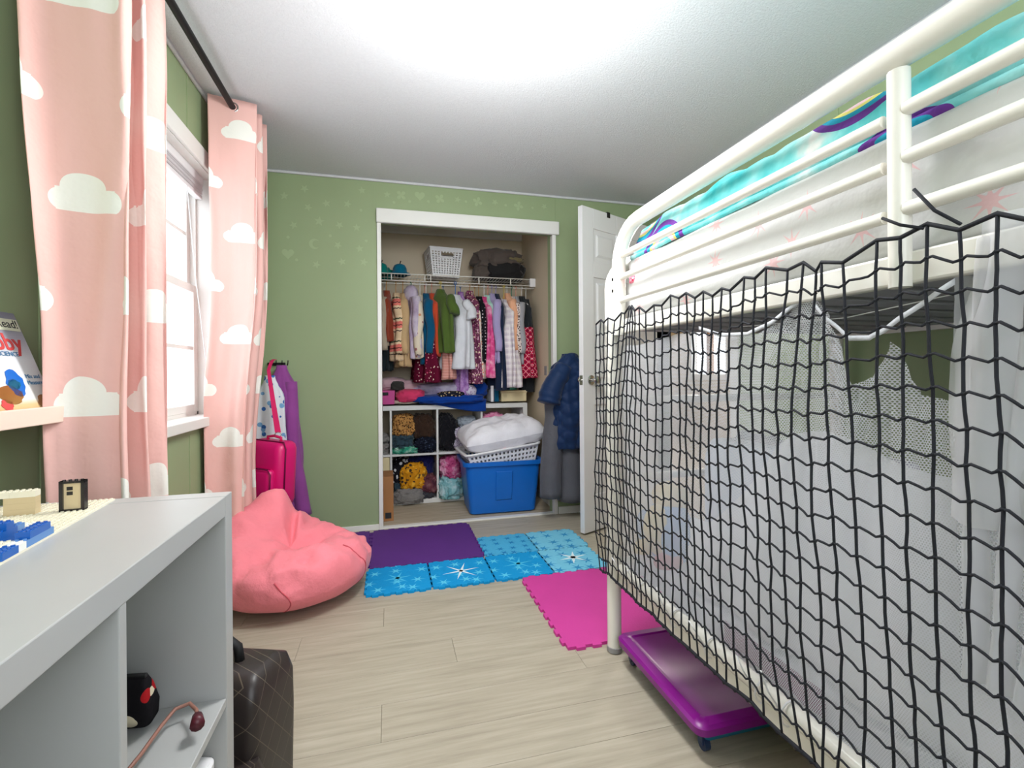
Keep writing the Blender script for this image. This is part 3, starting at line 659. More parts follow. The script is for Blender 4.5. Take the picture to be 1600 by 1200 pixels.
q = MB().grid(60, 2, lambda u, v: (lambda i, f: (WNX+.003+.002*math.sin(u*50), rb[i][0]+(rb[i+1][0]-rb[i][0])*f, rb[i][1]+(rb[i+1][1]-rb[i][1])*f-.009*v))(min(int(u*(len(rb)-1)), len(rb)-2), u*(len(rb)-1)-min(int(u*(len(rb)-1)), len(rb)-2))).build('hem_ribbon', 'lower_sheet', smooth=True, solid=.0015)
tag(q, 'white hem ribbon swagged below the upper bunk', 'ribbon')
MB().tube([(BX0+.05, 1.0, 1.11), (BX0+.06, .7, 1.10), (BX0+.05, .4, 1.125)], .0012, 4).build('string', 'white_plastic', wm, True)
cloth('white_cloth', (240, 241, 248), crease=.4)
def wsheet(u, v):
    y = 1.22 - u*1.5; zt = .60 + .26*sm(1.15, .75, y) + .03*math.sin(y*9); z = .385 + (zt-.385)*v
    return (BX0+.062 + .012*math.sin(y*26+2*v) + .014*nz(y*5, v*3, 31) + .02*v, y, z)
q = MB().grid(110, 16, wsheet).build('bed_sheet', 'white_cloth', smooth=True, solid=.002); tag(q, 'white bed sheet hung low behind the mesh of the lower bunk', 'sheet')
def tulle(u, v):
    y = .505 - u*.55; z = 1.205 - v*.42
    wdt = .35+.65*sm(0, .6, v)
    y = .43+(y-.43)*(wdt if y > .43 else 1)
    return (WNX-.008 + .012*math.sin(u*38+v*2)*(.4+v) + .012*nz(u*6, v*4, 7), y, z)
q = MB().grid(120, 30, tulle).build('tulle_drape', 'tulle', smooth=True); tag(q, 'sheer white tulle drape bunched near the middle of the bunk', 'drape')
q = MB().grid(60, 24, lambda u, v: (WNX+.004+.014*math.sin(u*22+v)+.01*nz(u*5, v*5, 3), .50-.20*u*(1-.5*v), 1.18-.62*v)).build('tulle_drape', 'tulle', smooth=True)
tag(q, 'short sheer white drape layered over the longer tulle', 'drape')

# purple under-bed storage box
sb = thing('underbed_box', 'flat purple-lidded storage box on wheels under the bunk bed', 'storage box', (1.05, 1.26, 0))
m = MB(TR(1.06, 1.265, 0)); m.loft([rrect(.27, .195, .02, .028), rrect(.285, .21, .02, .078)]); m.build('body', 'teal_plastic', sb, True, hard=40)
m = MB(TR(1.06, 1.265, 0)); m.loft([rrect(.305, .228, .03, .066), rrect(.307, .23, .03, .086), rrect(.300, .223, .028, .094), rrect(.275, .198, .022, .096), rrect(.270, .193, .022, .091)]); m.build('lid', 'lid_purple', sb, True, hard=40)
for x, y in ((.80, 1.455), (.80, 1.08), (1.3, 1.455), (1.3, 1.08)):
    wh = MB().disc((x-.008, y, .017), (1, 0, 0), .017, .016, 14).build('wheel', 'navy_plastic', sb, True, hard=40)
    MB().box((x-.013, y-.008, .016), (x+.013, y+.012, .05)).build('wheel_bracket', 'navy_plastic', wh, bevel=.002)

# ================================================================== FLOOR MATS
def puzzle(x0, y0, s, n, mat, label, z=.0, h=.012, group=None):
    # square foam tile with interlocking teeth on every side
    def edge(p, q, out):
        p, q, out = Vector(p), Vector(q), Vector(out); pts = []; L = (q-p).length; d = (q-p)/L; stp = L/n; hgt = stp*.36
        for k in range(n):
            a = p + d*stp*k
            if k % 2: pts += [a + d*stp*.02, a - d*stp*.10 + out*hgt*.5, a + d*stp*0 + out*hgt, a + d*stp*1.0 + out*hgt, a + d*stp*1.10 + out*hgt*.5, a + d*stp*.98]
            elif k == 0: pts.append(a)
        return pts
    A, B, C_, D = (0, 0), (s, 0), (s, s), (0, s)
    pts = edge(A, B, (0, -1)) + edge(B, C_, (1, 0)) + edge(C_, D, (0, 1)) + edge(D, A, (-1, 0))
    m = MB(TR(x0, y0, z)); m.prism([tuple(p) for p in pts], lambda x, y: (x, y, 0), lambda x, y: (x, y, h))
    return tag(m.build('foam_mat', mat, origin=(x0, y0, z), bevel=.0008), label, 'foam mat', group)
puzzle(-.105, 2.508, .592, 19, 'mat_purple', 'purple foam floor mat in front of the closet'); puzzle(-.72, 2.508, .592, 19, 'mat_purple', 'purple foam floor mat beside the pink beanbag')
puzzle(.615, 1.59, .60, 19, 'mat_pink', 'magenta pink foam floor mat beside the bunk bed leg')
bt = [(-.11, 2.205, 'snow_mat_deep', 'deep blue snowflake foam tile beside the beanbag'), (.19, 2.205, 'snow_mat_deep', 'deep blue snowflake foam tile in front of the purple mat'),
      (.49, 2.205, 'snow_mat_deep', 'deep blue snowflake foam tile touching the magenta mat corner'), (.79, 2.205, 'snow_mat_pale', 'pale blue foam tile with one big white snowflake'),
      (.505, 2.505, 'snow_mat', 'blue snowflake foam tile beside the purple mat'), (.805, 2.505, 'snow_mat_pale', 'pale blue snowflake foam tile nearest the white door')]
for x, y, mt, lb in bt: puzzle(x, y, .29, 11, mt, lb, group='blue snowflake foam tiles')
# big printed snowflakes (flat print on the tiles)
def flake(cx, cy, r, mat, z=.0122, wd=.008):
    m = MB(); 
    for k in range(3):
        a = k*PI/3+.2; d = Vector((math.cos(a), math.sin(a), 0)); p = Vector((-d.y, d.x, 0)); c = Vector((cx, cy, z))
        m._add([c-d*r, c+p*wd, c+d*r, c-p*wd], [(0, 3, 2, 1)])
    return m
plain('print_white', (226, 242, 248), .8, var=0); plain('print_cyan', (70, 190, 232), .8, var=0)
par = {o['label']: o for o in COL.objects if o.name.startswith('foam_mat')}
def prn(m, lb, mat): m.build('printed_snowflake', mat, par[lb])
prn(flake(.945, 2.36, .085, 'print_white', wd=.012), bt[3][3], 'print_white')
prn(flake(.03, 2.35, .07, 'print_white'), bt[0][3], 'print_cyan'); prn(flake(.34, 2.35, .10, 'print_white'), bt[1][3], 'print_white'); prn(flake(.64, 2.36, .09, 'print_white'), bt[2][3], 'print_cyan')

# ================================================================== BEANBAG
bb = thing('beanbag_chair', 'coral pink beanbag chair on the floor under the window', 'beanbag', (-.445, 2.33, 0))
def bean(u, v):
    th = 2*PI*u; t = v
    rho = math.sin(PI*t)**.62 if 0 < t < 1 else 0
    x, y = rho*math.cos(th), rho*math.sin(th)
    # height field: two plump back lobes (towards wall side and back), low pocket in front-right
    H = .25 + .20*math.exp(-((x+.22)**2/.16+(y-.42)**2/.14)) + .10*math.exp(-((x+.62)**2/.10+(y+.02)**2/.22)) + .03*math.exp(-((x-.55)**2/.1+(y+.3)**2/.2))
    H -= .085*math.exp(-((x-.20)**2/.07+(y-.02)**2/.09)) + .10*math.exp(-((x+.02)**2/.005+(y-.28)**2/.12))
    zz = H*((1-math.cos(PI*t))/2)**.85
    wr = .012*nz(x*3.2, y*3.2, zz*6) + .022*(1-2.4*abs(nz(x*3+3, y*3, zz*7)))*sm(.45, .75, t) + .007*nz(x*11, y*11, zz*16)*sm(.3, .6, t) - .008
    Rr = .345*(1+.05*math.cos(2*th+.6)) + wr*1.2
    return (-.445+Rr*x, 2.33+Rr*.98*y, max(.001, zz + wr*sm(.12, .3, t)))
MB().grid(96, 64, bean).build('cover', 'bean_pink', bb, True)
plain('seam_pink', (206, 84, 98), .8)
for u0, a, b in ((.93, .16, .78), (.60, .16, .75), (.27, .2, .8), (.76, .2, .62)):
    MB().tube([Vector(bean(u0+.02*math.sin(k/20*3), a+(b-a)*k/24))+Vector((0, 0, .0005)) for k in range(25)], .0028, 5).build('seam', 'seam_pink', bb, True)

# ================================================================== COATS AND BAG IN THE CORNER
def coatmesh(xf, W, T, H, seed, quilt=0, flare=.1, fold=.3, nz_=46, na=56, top=.35):
    rings = []
    for i in range(nz_+1):
        t = i/nz_; hw = W/2*(top + (1-top)*sm(0, .16, t))*(1+flare*t); ht = T/2*(.55+.45*sm(0, .2, t)); r = []
        for k in range(na):
            a = 2*PI*k/na; ca, sa = math.cos(a), math.sin(a)
            x = math.copysign(abs(ca)**.8, ca)*hw; y = math.copysign(abs(sa)**.8, sa)*ht
            d = fold*T*(nz(ca*1.8+seed, sa*1.8, t*2.2+seed) + .5*nz(ca*4+seed, sa*4, t*3))*sm(0, .3, t)
            if quilt:
                s_ = (a/(2*PI))*(2*W)/quilt; q = t*H/quilt
                d += .012*(abs(math.sin(PI*(s_+q)))*abs(math.sin(PI*(s_-q))))**.5 - .004
            r.append((x+ca*d, y+sa*d, -t*H + .012*nz(ca*2, sa*2, seed+t)*t))
        rings.append(r)
    return MB(xf).loft(rings)
def sleeve(m, p, q, r0, r1, seed=0, quilt=0):
    p, q = Vector(p), Vector(q); n = 18; pts = []; rs = []
    for k in range(n+1):
        t = k/n; pts.append(p+(q-p)*t+Vector((.012*math.sin(t*5+seed), .01*math.sin(t*4+seed*2), 0)))
        rs.append((r0+(r1-r0)*t)*(1+.10*nz(t*6, seed) + (.09*abs(math.sin(t*quilt)) if quilt else 0)))
    return m.tube(pts, rs, 14)
c = coatmesh(TR(-.625, 3.075, 1.06), .16, .10, .90, 3, flare=.25)
sleeve(c, (.045, -.02, -.10), (.115, -.035, -.90), .035, .045, 2)
ct = thing('childs_coat', 'purple child coat hanging in the corner by the curtain', 'coat', (-.625, 3.075, .15))
c.build('body', 'purple_coat', ct, True)
c2 = coatmesh(TR(-.67, 2.99, 1.0), .15, .06, .86, 8, flare=.25)
tag(c2.build('childs_jacket', 'white_blue', smooth=True), 'white and blue patterned child jacket hanging behind the pink bag', 'jacket')
hk = thing('coat_hook', 'small dark wire coat hook on the green wall corner', 'hook', (-.64, YB-.01, 1.06))
bx('hook_plate', (-.72, YB-.010, 1.06), (-.62, YB, 1.078), 'black_metal', hk, .002)
for k in range(4): x = -.705+.033*k; MB().tube([(x, YB-.01, 1.07), (x+.004, YB-.03, 1.062), (x+.008, YB-.045, 1.072), (x+.01, YB-.05, 1.09)], .003, 6).build('prong', 'black_metal', hk, True)
# pink case bag
pb = thing('lunch_bag', 'hot pink zipped lunch bag hanging by its strap beside the curtain', 'bag', (-.625, 2.86, .305))
PX = TR(-.645, 2.86, .285, -.55, .0, .06) @ Matrix.Scale(1.12, 4)
def rbox(xf, sx, sy, sz, r): # rounded box standing on its base, rounded all round
    rings = []
    for t in (0, .25, .6, 1): a = t*PI/2; rings.append(rrect(sx/2-r+r*math.sin(a), sy/2-r+r*math.sin(a), max(r*math.sin(a), .002)+.006, r-r*math.cos(a)))
    for t in (1, .6, .25, 0): a = t*PI/2; rings.append(rrect(sx/2-r+r*math.sin(a), sy/2-r+r*math.sin(a), max(r*math.sin(a), .002)+.006, sz-r+r*math.cos(a)))
    return MB(xf).loft(rings)
rbox(PX, .22, .13, .32, .035).build('body', 'hot_pink', pb, True, hard=50)
rbox(PX @ TR(-.01, -.075, .01), .19, .05, .185, .022).build('front_pocket', 'hot_pink', pb, True, hard=50)
plain('zip_dark', (120, 8, 66), .6); plain('pink_web', (226, 30, 104), .7)
z = MB(PX); z.tube([(.1115, -.035, .03), (.1125, -.035, .29), (.10, -.035, .322), (-.09, -.035, .322), (-.11, -.035, .30)], .0035, 6).build('zipper', 'zip_dark', pb, True)
MB(PX).tube([(.087, -.098, .02), (.087, -.098, .175), (.07, -.098, .197), (-.09, -.098, .197)], .003, 6).build('zipper', 'zip_dark', pb, True)
bx_ = MB(PX).box((.083, -.105, .03), (.091, -.1, .065)).build('zipper_pull', 'chrome', pb, bevel=.001)
MB(PX).tube([(.05, -.0, .318), (.05, 0, .335), (.01, 0, .342), (-.03, 0, .335), (-.03, 0, .318)], .007, 8).build('handle', 'pink_web', pb, True)
PXi = PX
m = MB(); P0 = PX @ Vector((.03, 0, .36)); P1 = Vector((-.66, 2.915, 1.03)); P2 = Vector((-.665, 3.10, 1.095))
m.grid(1, 12, lambda u, v: tuple(P0+(P1-P0)*v + Vector(((u-.5)*.03*(1-.4*v), -.006*math.sin(PI*v), 0)))); m.grid(1, 6, lambda u, v: tuple(P1+(P2-P1)*v + Vector(((u-.5)*.018, 0, .02*math.sin(PI*v))))); m.build('strap', 'pink_web', pb, solid=.003)
MB().tube([P0+Vector((.016*math.cos(a/12*2*PI), 0, -.012+.014*math.sin(a/12*2*PI))) for a in range(12)], .002, 5, True).build('strap_ring', 'chrome', pb, True)

# ================================================================== CURTAINS AND ROD
RX, RZ = -.672, 2.205
rod = thing('curtain_rod', 'black curtain rod under the ceiling along the window wall', 'curtain rod', (RX, 1.6, RZ))
MB().tube([(RX, .98, RZ), (RX, 2.75, RZ)], .0135, 14).build('pole', 'black_metal', rod, True, hard=50)
for yy in (.97, 2.76): lathe(MB(), (RX, yy, RZ), (0, -1 if yy < 1 else 1, 0), [(-.005, .0135), (0, .018), (.02, .02), (.035, .014), (.04, 0)], 14).build('finial', 'black_metal', rod, True)
for yy in (1.12, 2.70): MB().tube([(XL, yy, RZ+.02), (XL+.06, yy, RZ+.015), (RX, yy, RZ-.012)], .006, 8).box((XL, yy-.014, RZ-.02), (XL+.004, yy+.014, RZ+.05)).build('bracket', 'black_metal', rod, True, hard=40)
def curtain(name, label, y0, npl, pitch, A, z0, seed, narrow, lean=0):
    zt = 2.242; L = 2*A+.02
    c = thing(name, label, 'curtain', (RX, y0+npl*pitch/2, z0), 'pink cloud curtains')
    def f(u, v):
        s = u*npl; z = zt+(z0-zt)*v; t = v
        a = A*(1 - (narrow*sm(.15, .6, t) if math.cos(PI*s) > 0 else .05*t) + .10*nz(s*.5, t*2, seed)*t)
        x = RX - a*math.cos(PI*s) + .012*nz(s*.8, t*3, seed+4)*t + .02*t*nz(t*2, seed) + lean*sm(.4, .85, t)
        y = y0 + pitch*s + .035*math.sin(PI*s)*0 + (.022*nz(s*1.1, t*2.2, seed+9) + .028*nz(s*3.1, t*1.6, seed) + .010*nz(s*6, t*7, seed))*sm(0, .3, t+.08) - .012*math.cos(2*PI*s)*t
        return (max(x, XL+.022), y, z)
    MB().grid(npl*26, 60, f, lambda u, v: (u*npl*L+seed*.07, 3-(v*(zt-z0)))).build('panel', 'curtain', c, True, solid=.0018)
    for k in range(npl):
        y = y0+pitch*(k+.5)
        MB().tube([(RX+.021*math.cos(a/20*2*PI), y, RZ+.021*math.sin(a/20*2*PI)) for a in range(20)], .0045, 6, True).build('grommet', 'chrome', c, True)
    return c
curtain('curtain', 'pink cloud-print curtain bunched above the toy brick shelf', 1.235, 5, .044, .092, .12, 2, .55)
curtain('curtain', 'pink cloud-print curtain bunched beside the closet wall', 2.335, 6, .046, .092, .28, 7, .15, -.055)

# ================================================================== PICTURE LEDGE AND BOOKS
lg = thing('picture_ledge', 'pale pink book ledge on the window wall', 'shelf', (-.75, .9, .9))
bx('ledge_base', (XL, .35, .902), (-.70, 1.262, .915), 'shelf_pink', lg, .002); bx('ledge_lip', (-.70, .35, .902), (-.688, 1.262, .938), 'shelf_pink', lg, .002); bx('ledge_back', (XL, .35, .915), (XL+.012, 1.262, .97), 'shelf_pink', lg, .002)
def bookmat(name, stops, axis=2, sc_=1):
    n = NB(name, .35, 0, .4); s = n.sep(n.tc('Generated')); n.col(n.ramp(s[axis], stops)); M[name] = n.m
bookmat('cover_science', [(0, (196, 150, 96)), (.13, (222, 192, 140)), (.18, (232, 230, 226)), (.55, (226, 226, 230)), (.75, (170, 168, 182)), (1, (118, 118, 134))])
# book leans back: local x along Y (increasing), z up the cover; face looks to the room
BKX = Matrix.Translation((-.709, 1.262, .918)) @ Matrix.Rotation(math.radians(-20), 4, 'Y') @ Matrix.Rotation(0, 4, 'Z')
bk = thing('picture_book', 'picture book with red title leaning on the pink ledge', 'book', (-.71, 1.18, .918))
bw, bh, bt_ = .165, .235, .006
MB(BKX).box((-bt_, -bw, 0), (0, 0, bh)).build('cover', 'cover_science', bk, bevel=.0008)
MB(BKX).box((-bt_+.001, -bw+.002, -.0004), (-.001, .0006, bh-.003)).build('pages', 'paper', bk)
def text(body, parent, xf, size, mat, ext=.0003, bold=0):
    cu = bpy.data.curves.new('lettering', 'FONT'); cu.body = body; cu.size = size; cu.extrude = ext; cu.offset = bold; cu.align_x = 'CENTER'; cu.resolution_u = 3
    o = bpy.data.objects.new('tmp', cu); COL.objects.link(o)
    dg = bpy.context.evaluated_depsgraph_get(); me = bpy.data.meshes.new_from_object(o.evaluated_get(dg)); bpy.data.objects.remove(o)
    me.transform(WM[parent.name].inverted() @ xf); me.materials.clear(); me.materials.append(M[mat])
    q = bpy.data.objects.new('lettering', me); COL.objects.link(q); q.parent = parent; WM[q.name] = WM[parent.name]; return q
# text plane on the cover: text x -> +Y, text y -> up cover
TF = BKX @ Matrix(((0, 0, 1, .0006), (1, 0, 0, 0), (0, 1, 0, 0), (0, 0, 0, 1)))
plain('ink_red', (206, 70, 70), .6, var=0); plain('ink_blue', (70, 120, 160), .6, var=0); plain('ink_dark', (40, 40, 46), .6, var=0); plain('banner_cream', (214, 214, 190), .6, var=0)
MB(TF).box((-.15, .192, -.0002), (-.004, .219, .0002)).build('banner', 'banner_cream', bk)
text('I Can Read!', bk, TF @ TR(-.068, .199, .0004), .026, 'ink_dark'); text('Libby', bk, TF @ TR(-.075, .148, .0002), .052, 'ink_red', bold=.001); text('SCIENCE', bk, TF @ TR(-.068, .134, .0002), .014, 'ink_blue')
text('Mix and', bk, TF @ TR(-.03, .085, .0002), .013, 'ink_blue'); text('Measure', bk, TF @ TR(-.03, .071, .0002), .013, 'ink_blue')
# plain picture shapes on the cover: figure-free splash of colour
for cx, cy, a, b, cm in ((-.11, .05, .03, .02, 'brass'), (-.085, .075, .022, .03, 'tub_blue'), (-.09, .072, .016, .011, 'teal_plastic'), (-.03, .03, .016, .018, 'cardboard'), (-.13, .03, .014, .012, 'ink_red')):
    MB(TF).prism([(cx+a*math.cos(k/20*2*PI)*(1+.15*math.sin(k*2)), cy+b*math.sin(k/20*2*PI)) for k in range(20)], lambda x, y: (x, y, 0), lambda x, y: (x, y, .0004)).build('printed_shape', cm, bk)
plain('book_pink', (226, 170, 176), .5); plain('book_teal', (40, 110, 130), .5); plain('book_green', (70, 120, 80), .5)
for k, (mt, lb, y1) in enumerate((('book_green', 'thin green picture book leaning on the ledge', 1.10), ('book_teal', 'thin teal picture book leaning on the ledge', 1.092), ('book_pink', 'thin pink picture book leaning on the ledge', 1.08))):
    X_ = Matrix.Translation((-.7015+.0045*k, y1, .916)) @ Matrix.Rotation(math.radians(-22-2*k), 4, 'Y')
    o = thing('picture_book', lb, 'book', (-.70, y1-.08, .916)); MB(X_).box((-.004, -.16, 0), (0, 0, .13)).build('cover', mt, o, bevel=.0006); MB(X_).box((-.0032, -.158, -.0003), (-.0008, .0004, .128)).build('pages', 'paper', o)

# ================================================================== WHITE CUBE SHELF IN FRONT
def cubeshelf(name, label, xf, cols, rows, to, ti, cell, dep, lam='white_lam'):
    Wd = cols*cell+(cols-1)*ti+2*to; Ht = rows*cell+(rows-1)*ti+2*to
    o = thing(name, label, 'shelf', tuple(xf.translation))
    def b(nm, a, c): return MB(xf).box(a, c).build(nm, lam, o, bevel=.0015)
    b('side_panel', (0, 0, 0), (to, dep, Ht)); b('side_panel', (Wd-to, 0, 0), (Wd, dep, Ht)); b('top_panel', (to, 0, Ht-to), (Wd-to, dep, Ht-.0006)); b('bottom_panel', (to, 0, 0), (Wd-to, dep, to))
    for c in range(1, cols): x = to+c*cell+(c-1)*ti; b('divider', (x, 0.001, to), (x+ti, dep-.001, Ht-to))
    for r in range(1, rows):
        z = to+r*cell+(r-1)*ti
        for c in range(cols): x = to+c*(cell+ti); b('shelf_board', (x, .001, z), (x+cell, dep-.001, z+ti))
    return o
# local x runs along +Y, local y towards the wall (-X)
SX = Matrix.Translation((-.30, .255, 0)) @ Matrix.Rotation(PI/2, 4, 'Z')
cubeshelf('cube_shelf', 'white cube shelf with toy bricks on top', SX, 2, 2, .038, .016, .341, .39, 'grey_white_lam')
ZT = .7735
# toy brick house
bricks = thing('toy_brick_house', 'unfinished toy brick house on the white cube shelf', 'toy', (-.55, .82, ZT))
for nm, c in (('b_cream', (232, 226, 206)), ('b_blue', (24, 92, 176)), ('b_sky', (92, 138, 196)), ('b_tan', (206, 186, 148)), ('b_dark', (34, 30, 32)), ('b_grey', (120, 130, 140)), ('b_white', (236, 236, 230))): plain(nm, c, .25, spec=.5, var=0)
U = .008
HX_ = Matrix.Translation((-.455, .70, ZT)) @ Matrix.Rotation(math.radians(96), 4, 'Z')   # local x away from the camera, local y towards the wall
bcache = {}
def brick(i, j, k, nx, ny, mat, h=1.2):
    key = (nx, ny, mat, h); 
    if key not in bcache:
        m = MB().box((.0001, .0001, 0), (nx*U-.0001, ny*U-.0001, h*U-.0001))
        for a in range(nx):
            for b in range(ny): m.disc(((a+.5)*U, (b+.5)*U, h*U-.0002), (0, 0, 1), .0024, .0018, 8)
        o = m.build('brick', mat, None, origin=(0, 0, 0)); bcache[key] = o
    else: o = bcache[key].copy(); COL.objects.link(o); o.name = 'brick'
    o.parent = bricks; o.matrix_parent_inverse = Matrix.Identity(4)
    o.matrix_local = WM[bricks.name].inverted() @ HX_ @ Matrix.Translation((i*U, j*U, k*U))
for i in range(0, 40, 8):
    for j in range(0, 24, 8): brick(i, j, 0, 8, 8, 'b_cream', .4)
for i, j, k, nx, ny, mt in [(1, 0, .4, 4, 2, 'b_blue'), (5, 0, .4, 2, 2, 'b_white'), (7, 0, .4, 8, 2, 'b_sky'), (8, 0, 1.6, 6, 2, 'b_blue'), (14, 1, .4, 2, 2, 'b_white'), (2, 2, .4, 6, 2, 'b_cream'), (1, 4, .4, 8, 2, 'b_blue'), (3, 4, 1.6, 6, 2, 'b_blue'), (9, 4, .4, 6, 2, 'b_blue'), (9, 4, 1.6, 4, 2, 'b_blue'), (13, 4, 1.6, 2, 2, 'b_sky'), (10, 4, 2.8, 2, 2, 'b_blue'), (15, 4, .4, 4, 2, 'b_white'),
                          (0, 7, .4, 8, 2, 'b_cream'), (4, 9, .4, 8, 2, 'b_cream'), (12, 8, .4, 6, 2, 'b_cream'), (0, 22, .4, 16, 2, 'b_tan'), (0, 22, 1.6, 16, 2, 'b_tan'), (0, 22, 2.8, 16, 2, 'b_cream'), (0, 20, .4, 4, 2, 'b_cream'), (16, 22, .4, 2, 2, 'b_dark'), (16, 22, 1.6, 2, 2, 'b_dark'), (16, 22, 2.8, 2, 2, 'b_dark')]:
    brick(i, j, k, nx, ny, mt)
# back wall along the far side with a window gap and a brown-framed door
for k in range(3): brick(31, 10, .4+1.2*k, 2, 5, 'b_tan')
for j in (10, 14, 18): brick(31, j, 4.0, 2, 4, 'b_cream')
for k in range(3): brick(31, 20, .4+1.2*k, 2, 3, 'b_cream')
df = MB(HX_)
dx, dy, dz = 31*U, 2*U, .4*U
for a, b in [((dx, dy, dz), (dx+.012, dy+.005, dz+.05)), ((dx, dy+.029, dz), (dx+.012, dy+.034, dz+.05)), ((dx, dy, dz+.046), (dx+.012, dy+.034, dz+.05)), ((dx, dy, dz), (dx+.012, dy+.034, dz+.003))]: df.box(a, b)
for q in range(4): df.disc((dx+.006, dy+.005+q*.008, dz+.05), (0, 0, 1), .0024, .0018, 8)
df.build('door_frame', 'b_dark', bricks)
d_ = MB(HX_).box((dx+.004, dy+.005, dz+.003), (dx+.007, dy+.029, dz+.046)).build('door_leaf', 'b_tan', bricks)
for p in ((.017, .026), (.017, .034)): MB(HX_).box((dx+.0033, dy+p[0], dz+p[1]), (dx+.0075, dy+p[0]+.008, dz+p[1]+.006)).build('door_window', 'b_dark', d_)
# pouch, cord, box in the cubby
spots('pouch_print', (22, 20, 24), [(232, 220, 192), (232, 220, 192), (176, 30, 36)], 24, .36)
po = thing('zip_pouch', 'black zip pouch with red and cream pattern in the shelf cubby', 'pouch', (-.47, .93, .405))
m = MB(TR(-.455, .950, .413, PI/2-.15, 0, -.30) @ Matrix.Scale(.8, 4)); m.loft([rrect(.022, .075, .012, .0), rrect(.028, .08, .014, .03), rrect(.022, .08, .012, .08), rrect(.008, .08, .006, .115)]); m.build('body', 'pouch_print', po, True)
MB(TR(-.455, .950, .413, PI/2-.15, 0, -.30) @ Matrix.Scale(.8, 4)).box((-.005, -.081, .113), (.005, .081, .120)).build('zipper', 'black', po, bevel=.002)
plain('cord_brown', (150, 106, 92), .5); plain('plug_maroon', (84, 30, 40), .4)
cd = thing('cable', 'brown cable with a dark red plug lying in the cubby', 'cable', (-.38, .84, .405))
MB().tube([(-.385, .78, .416), (-.376, .85, .416), (-.372, .905, .418), (-.366, .942, .420), (-.347, .952, .420), (-.329, .93, .420), (-.318, .905, .420)], .0032, 7).build('cord', 'cord_brown', cd, True)
MB().tube([(-.32, .908, .423), (-.312, .885, .423)], [.008, .011], 10).build('plug', 'plug_maroon', cd, True)
tag(MB(TR(-.42, .83, .036)).loft([rrect(.10, .15, .02, 0), rrect(.105, .155, .02, .26), rrect(.10, .15, .02, .265)]).build('storage_bin', 'white_plastic', smooth=True, hard=40), 'white bin in the lower cubby of the brick shelf', 'bin')
# black quilted backpack on the floor
n = NB('quilted_leather', .42, 0, .5); s = n.sep(n.tc()); a_ = n.math('ADD', n.math('ADD', s[0], s[1]), s[2]); b_ = n.math('SUBTRACT', n.math('ADD', s[0], s[1]), s[2])
g = n.math('MAXIMUM', n.lt(n.math('FRACT', n.math('MULTIPLY', a_, 14.)), .03), n.lt(n.math('FRACT', n.math('MULTIPLY', b_, 14.)), .03))
n.col(n.mix(g, n.mix(n.noise(n.tc(), 5), (34, 28, 28), (50, 41, 39)), (92, 82, 70))); M['quilted_leather'] = n.m
bp = thing('backpack', 'dark brown quilted small backpack on the floor beside the cube shelf', 'backpack', (-.37, 1.21, 0))
BP = TR(-.385, 1.225, 0, math.radians(-20))
m = MB(BP); m.loft([rrect(.125, .07, .03, .002), rrect(.14, .085, .035, .02), rrect(.14, .085, .025, .20), rrect(.138, .082, .02, .29), rrect(.13, .07, .018, .33), rrect(.11, .045, .015, .345)]); m.build('body', 'quilted_leather', bp, True, hard=60)
m = MB(BP @ TR(.075, -.085, .015)); m.loft([rrect(.075, .025, .02, 0), rrect(.085, .032, .025, .03), rrect(.085, .032, .025, .13), rrect(.07, .022, .02, .17)]); m.build('front_pocket', 'quilted_leather', bp, True, hard=60)
MB(BP @ TR(.075, -.085, .015)).tube([(-.075, -.02, .11), (-.06, -.025, .155), (0, -.026, .166), (.06, -.025, .155), (.078, -.01, .11), (.08, .0, .03)], .004, 6).build('zipper', 'black', bp, True)
MB(BP @ TR(.075, -.085, .015)).box((.068, -.036, .07), (.078, -.03, .115)).build('zipper_pull', 'brass', bp, bevel=.002)
MB(BP).tube([(-.07, 0, .335), (-.075, 0, .375), (-.04, 0, .40), (.01, 0, .398), (.045, 0, .375), (.05, 0, .338)], .011, 8).build('handle', 'black', bp, True)
MB(BP).tube([(-.02, -.072, .30), (-.03, -.09, .2), (-.03, -.094, .1), (-.02, -.09, .03)], .003, 5).build('chain', 'brass', bp, True)
# black shoulder bag strap heap behind it
tag(lump((-.62, 1.36, 0), (.2, .16, .22), 14, .2).build('fabric_bag', 'black', smooth=True), 'black soft fabric bag slumped behind the backpack', 'bag')

# ================================================================== CLOSET
ws = thing('wire_shelf', 'white wire closet shelf with hanging rail', 'shelf', (.35, 3.9, 1.7))
LY = 3.69
for z, r in ((1.768, .0042), (1.716, .0042)): MB().tube([(CXL, LY, z), (CXR-.004, LY, z)], r, 8).build('front_wire', 'white_metal', ws, True)
m = MB()
for k in range(64): x = CXL+.012+k*.0253; m.tube([(x, LY, 1.768), (x, CB-.006, 1.768)], .0015, 5)
m.build('deck_wires', 'white_metal', ws, True)['kind'] = 'stuff'
for yy in (3.83, 3.96, 4.09): MB().tube([(CXL, yy, 1.7655), (CXR-.004, yy, 1.7655)], .0025, 6).build('cross_wire', 'white_metal', ws, True)
for x in (.02, .27, .315, .695, .955): MB().tube([(x, LY-.002, 1.768), (x, LY-.002, 1.716)], .005, 6).build('lip_brace', 'white_metal', ws, True)
bx('end_bracket', (CXR-.05, LY-.008, 1.708), (CXR-.003, LY+.03, 1.776), 'white_plastic', ws, .003)
RY, RZ2 = 3.735, 1.702
MB().tube([(CXL, RY, RZ2), (CXR-.003, RY, RZ2)], .0055, 8).build('hang_rail', 'white_metal', ws, True)
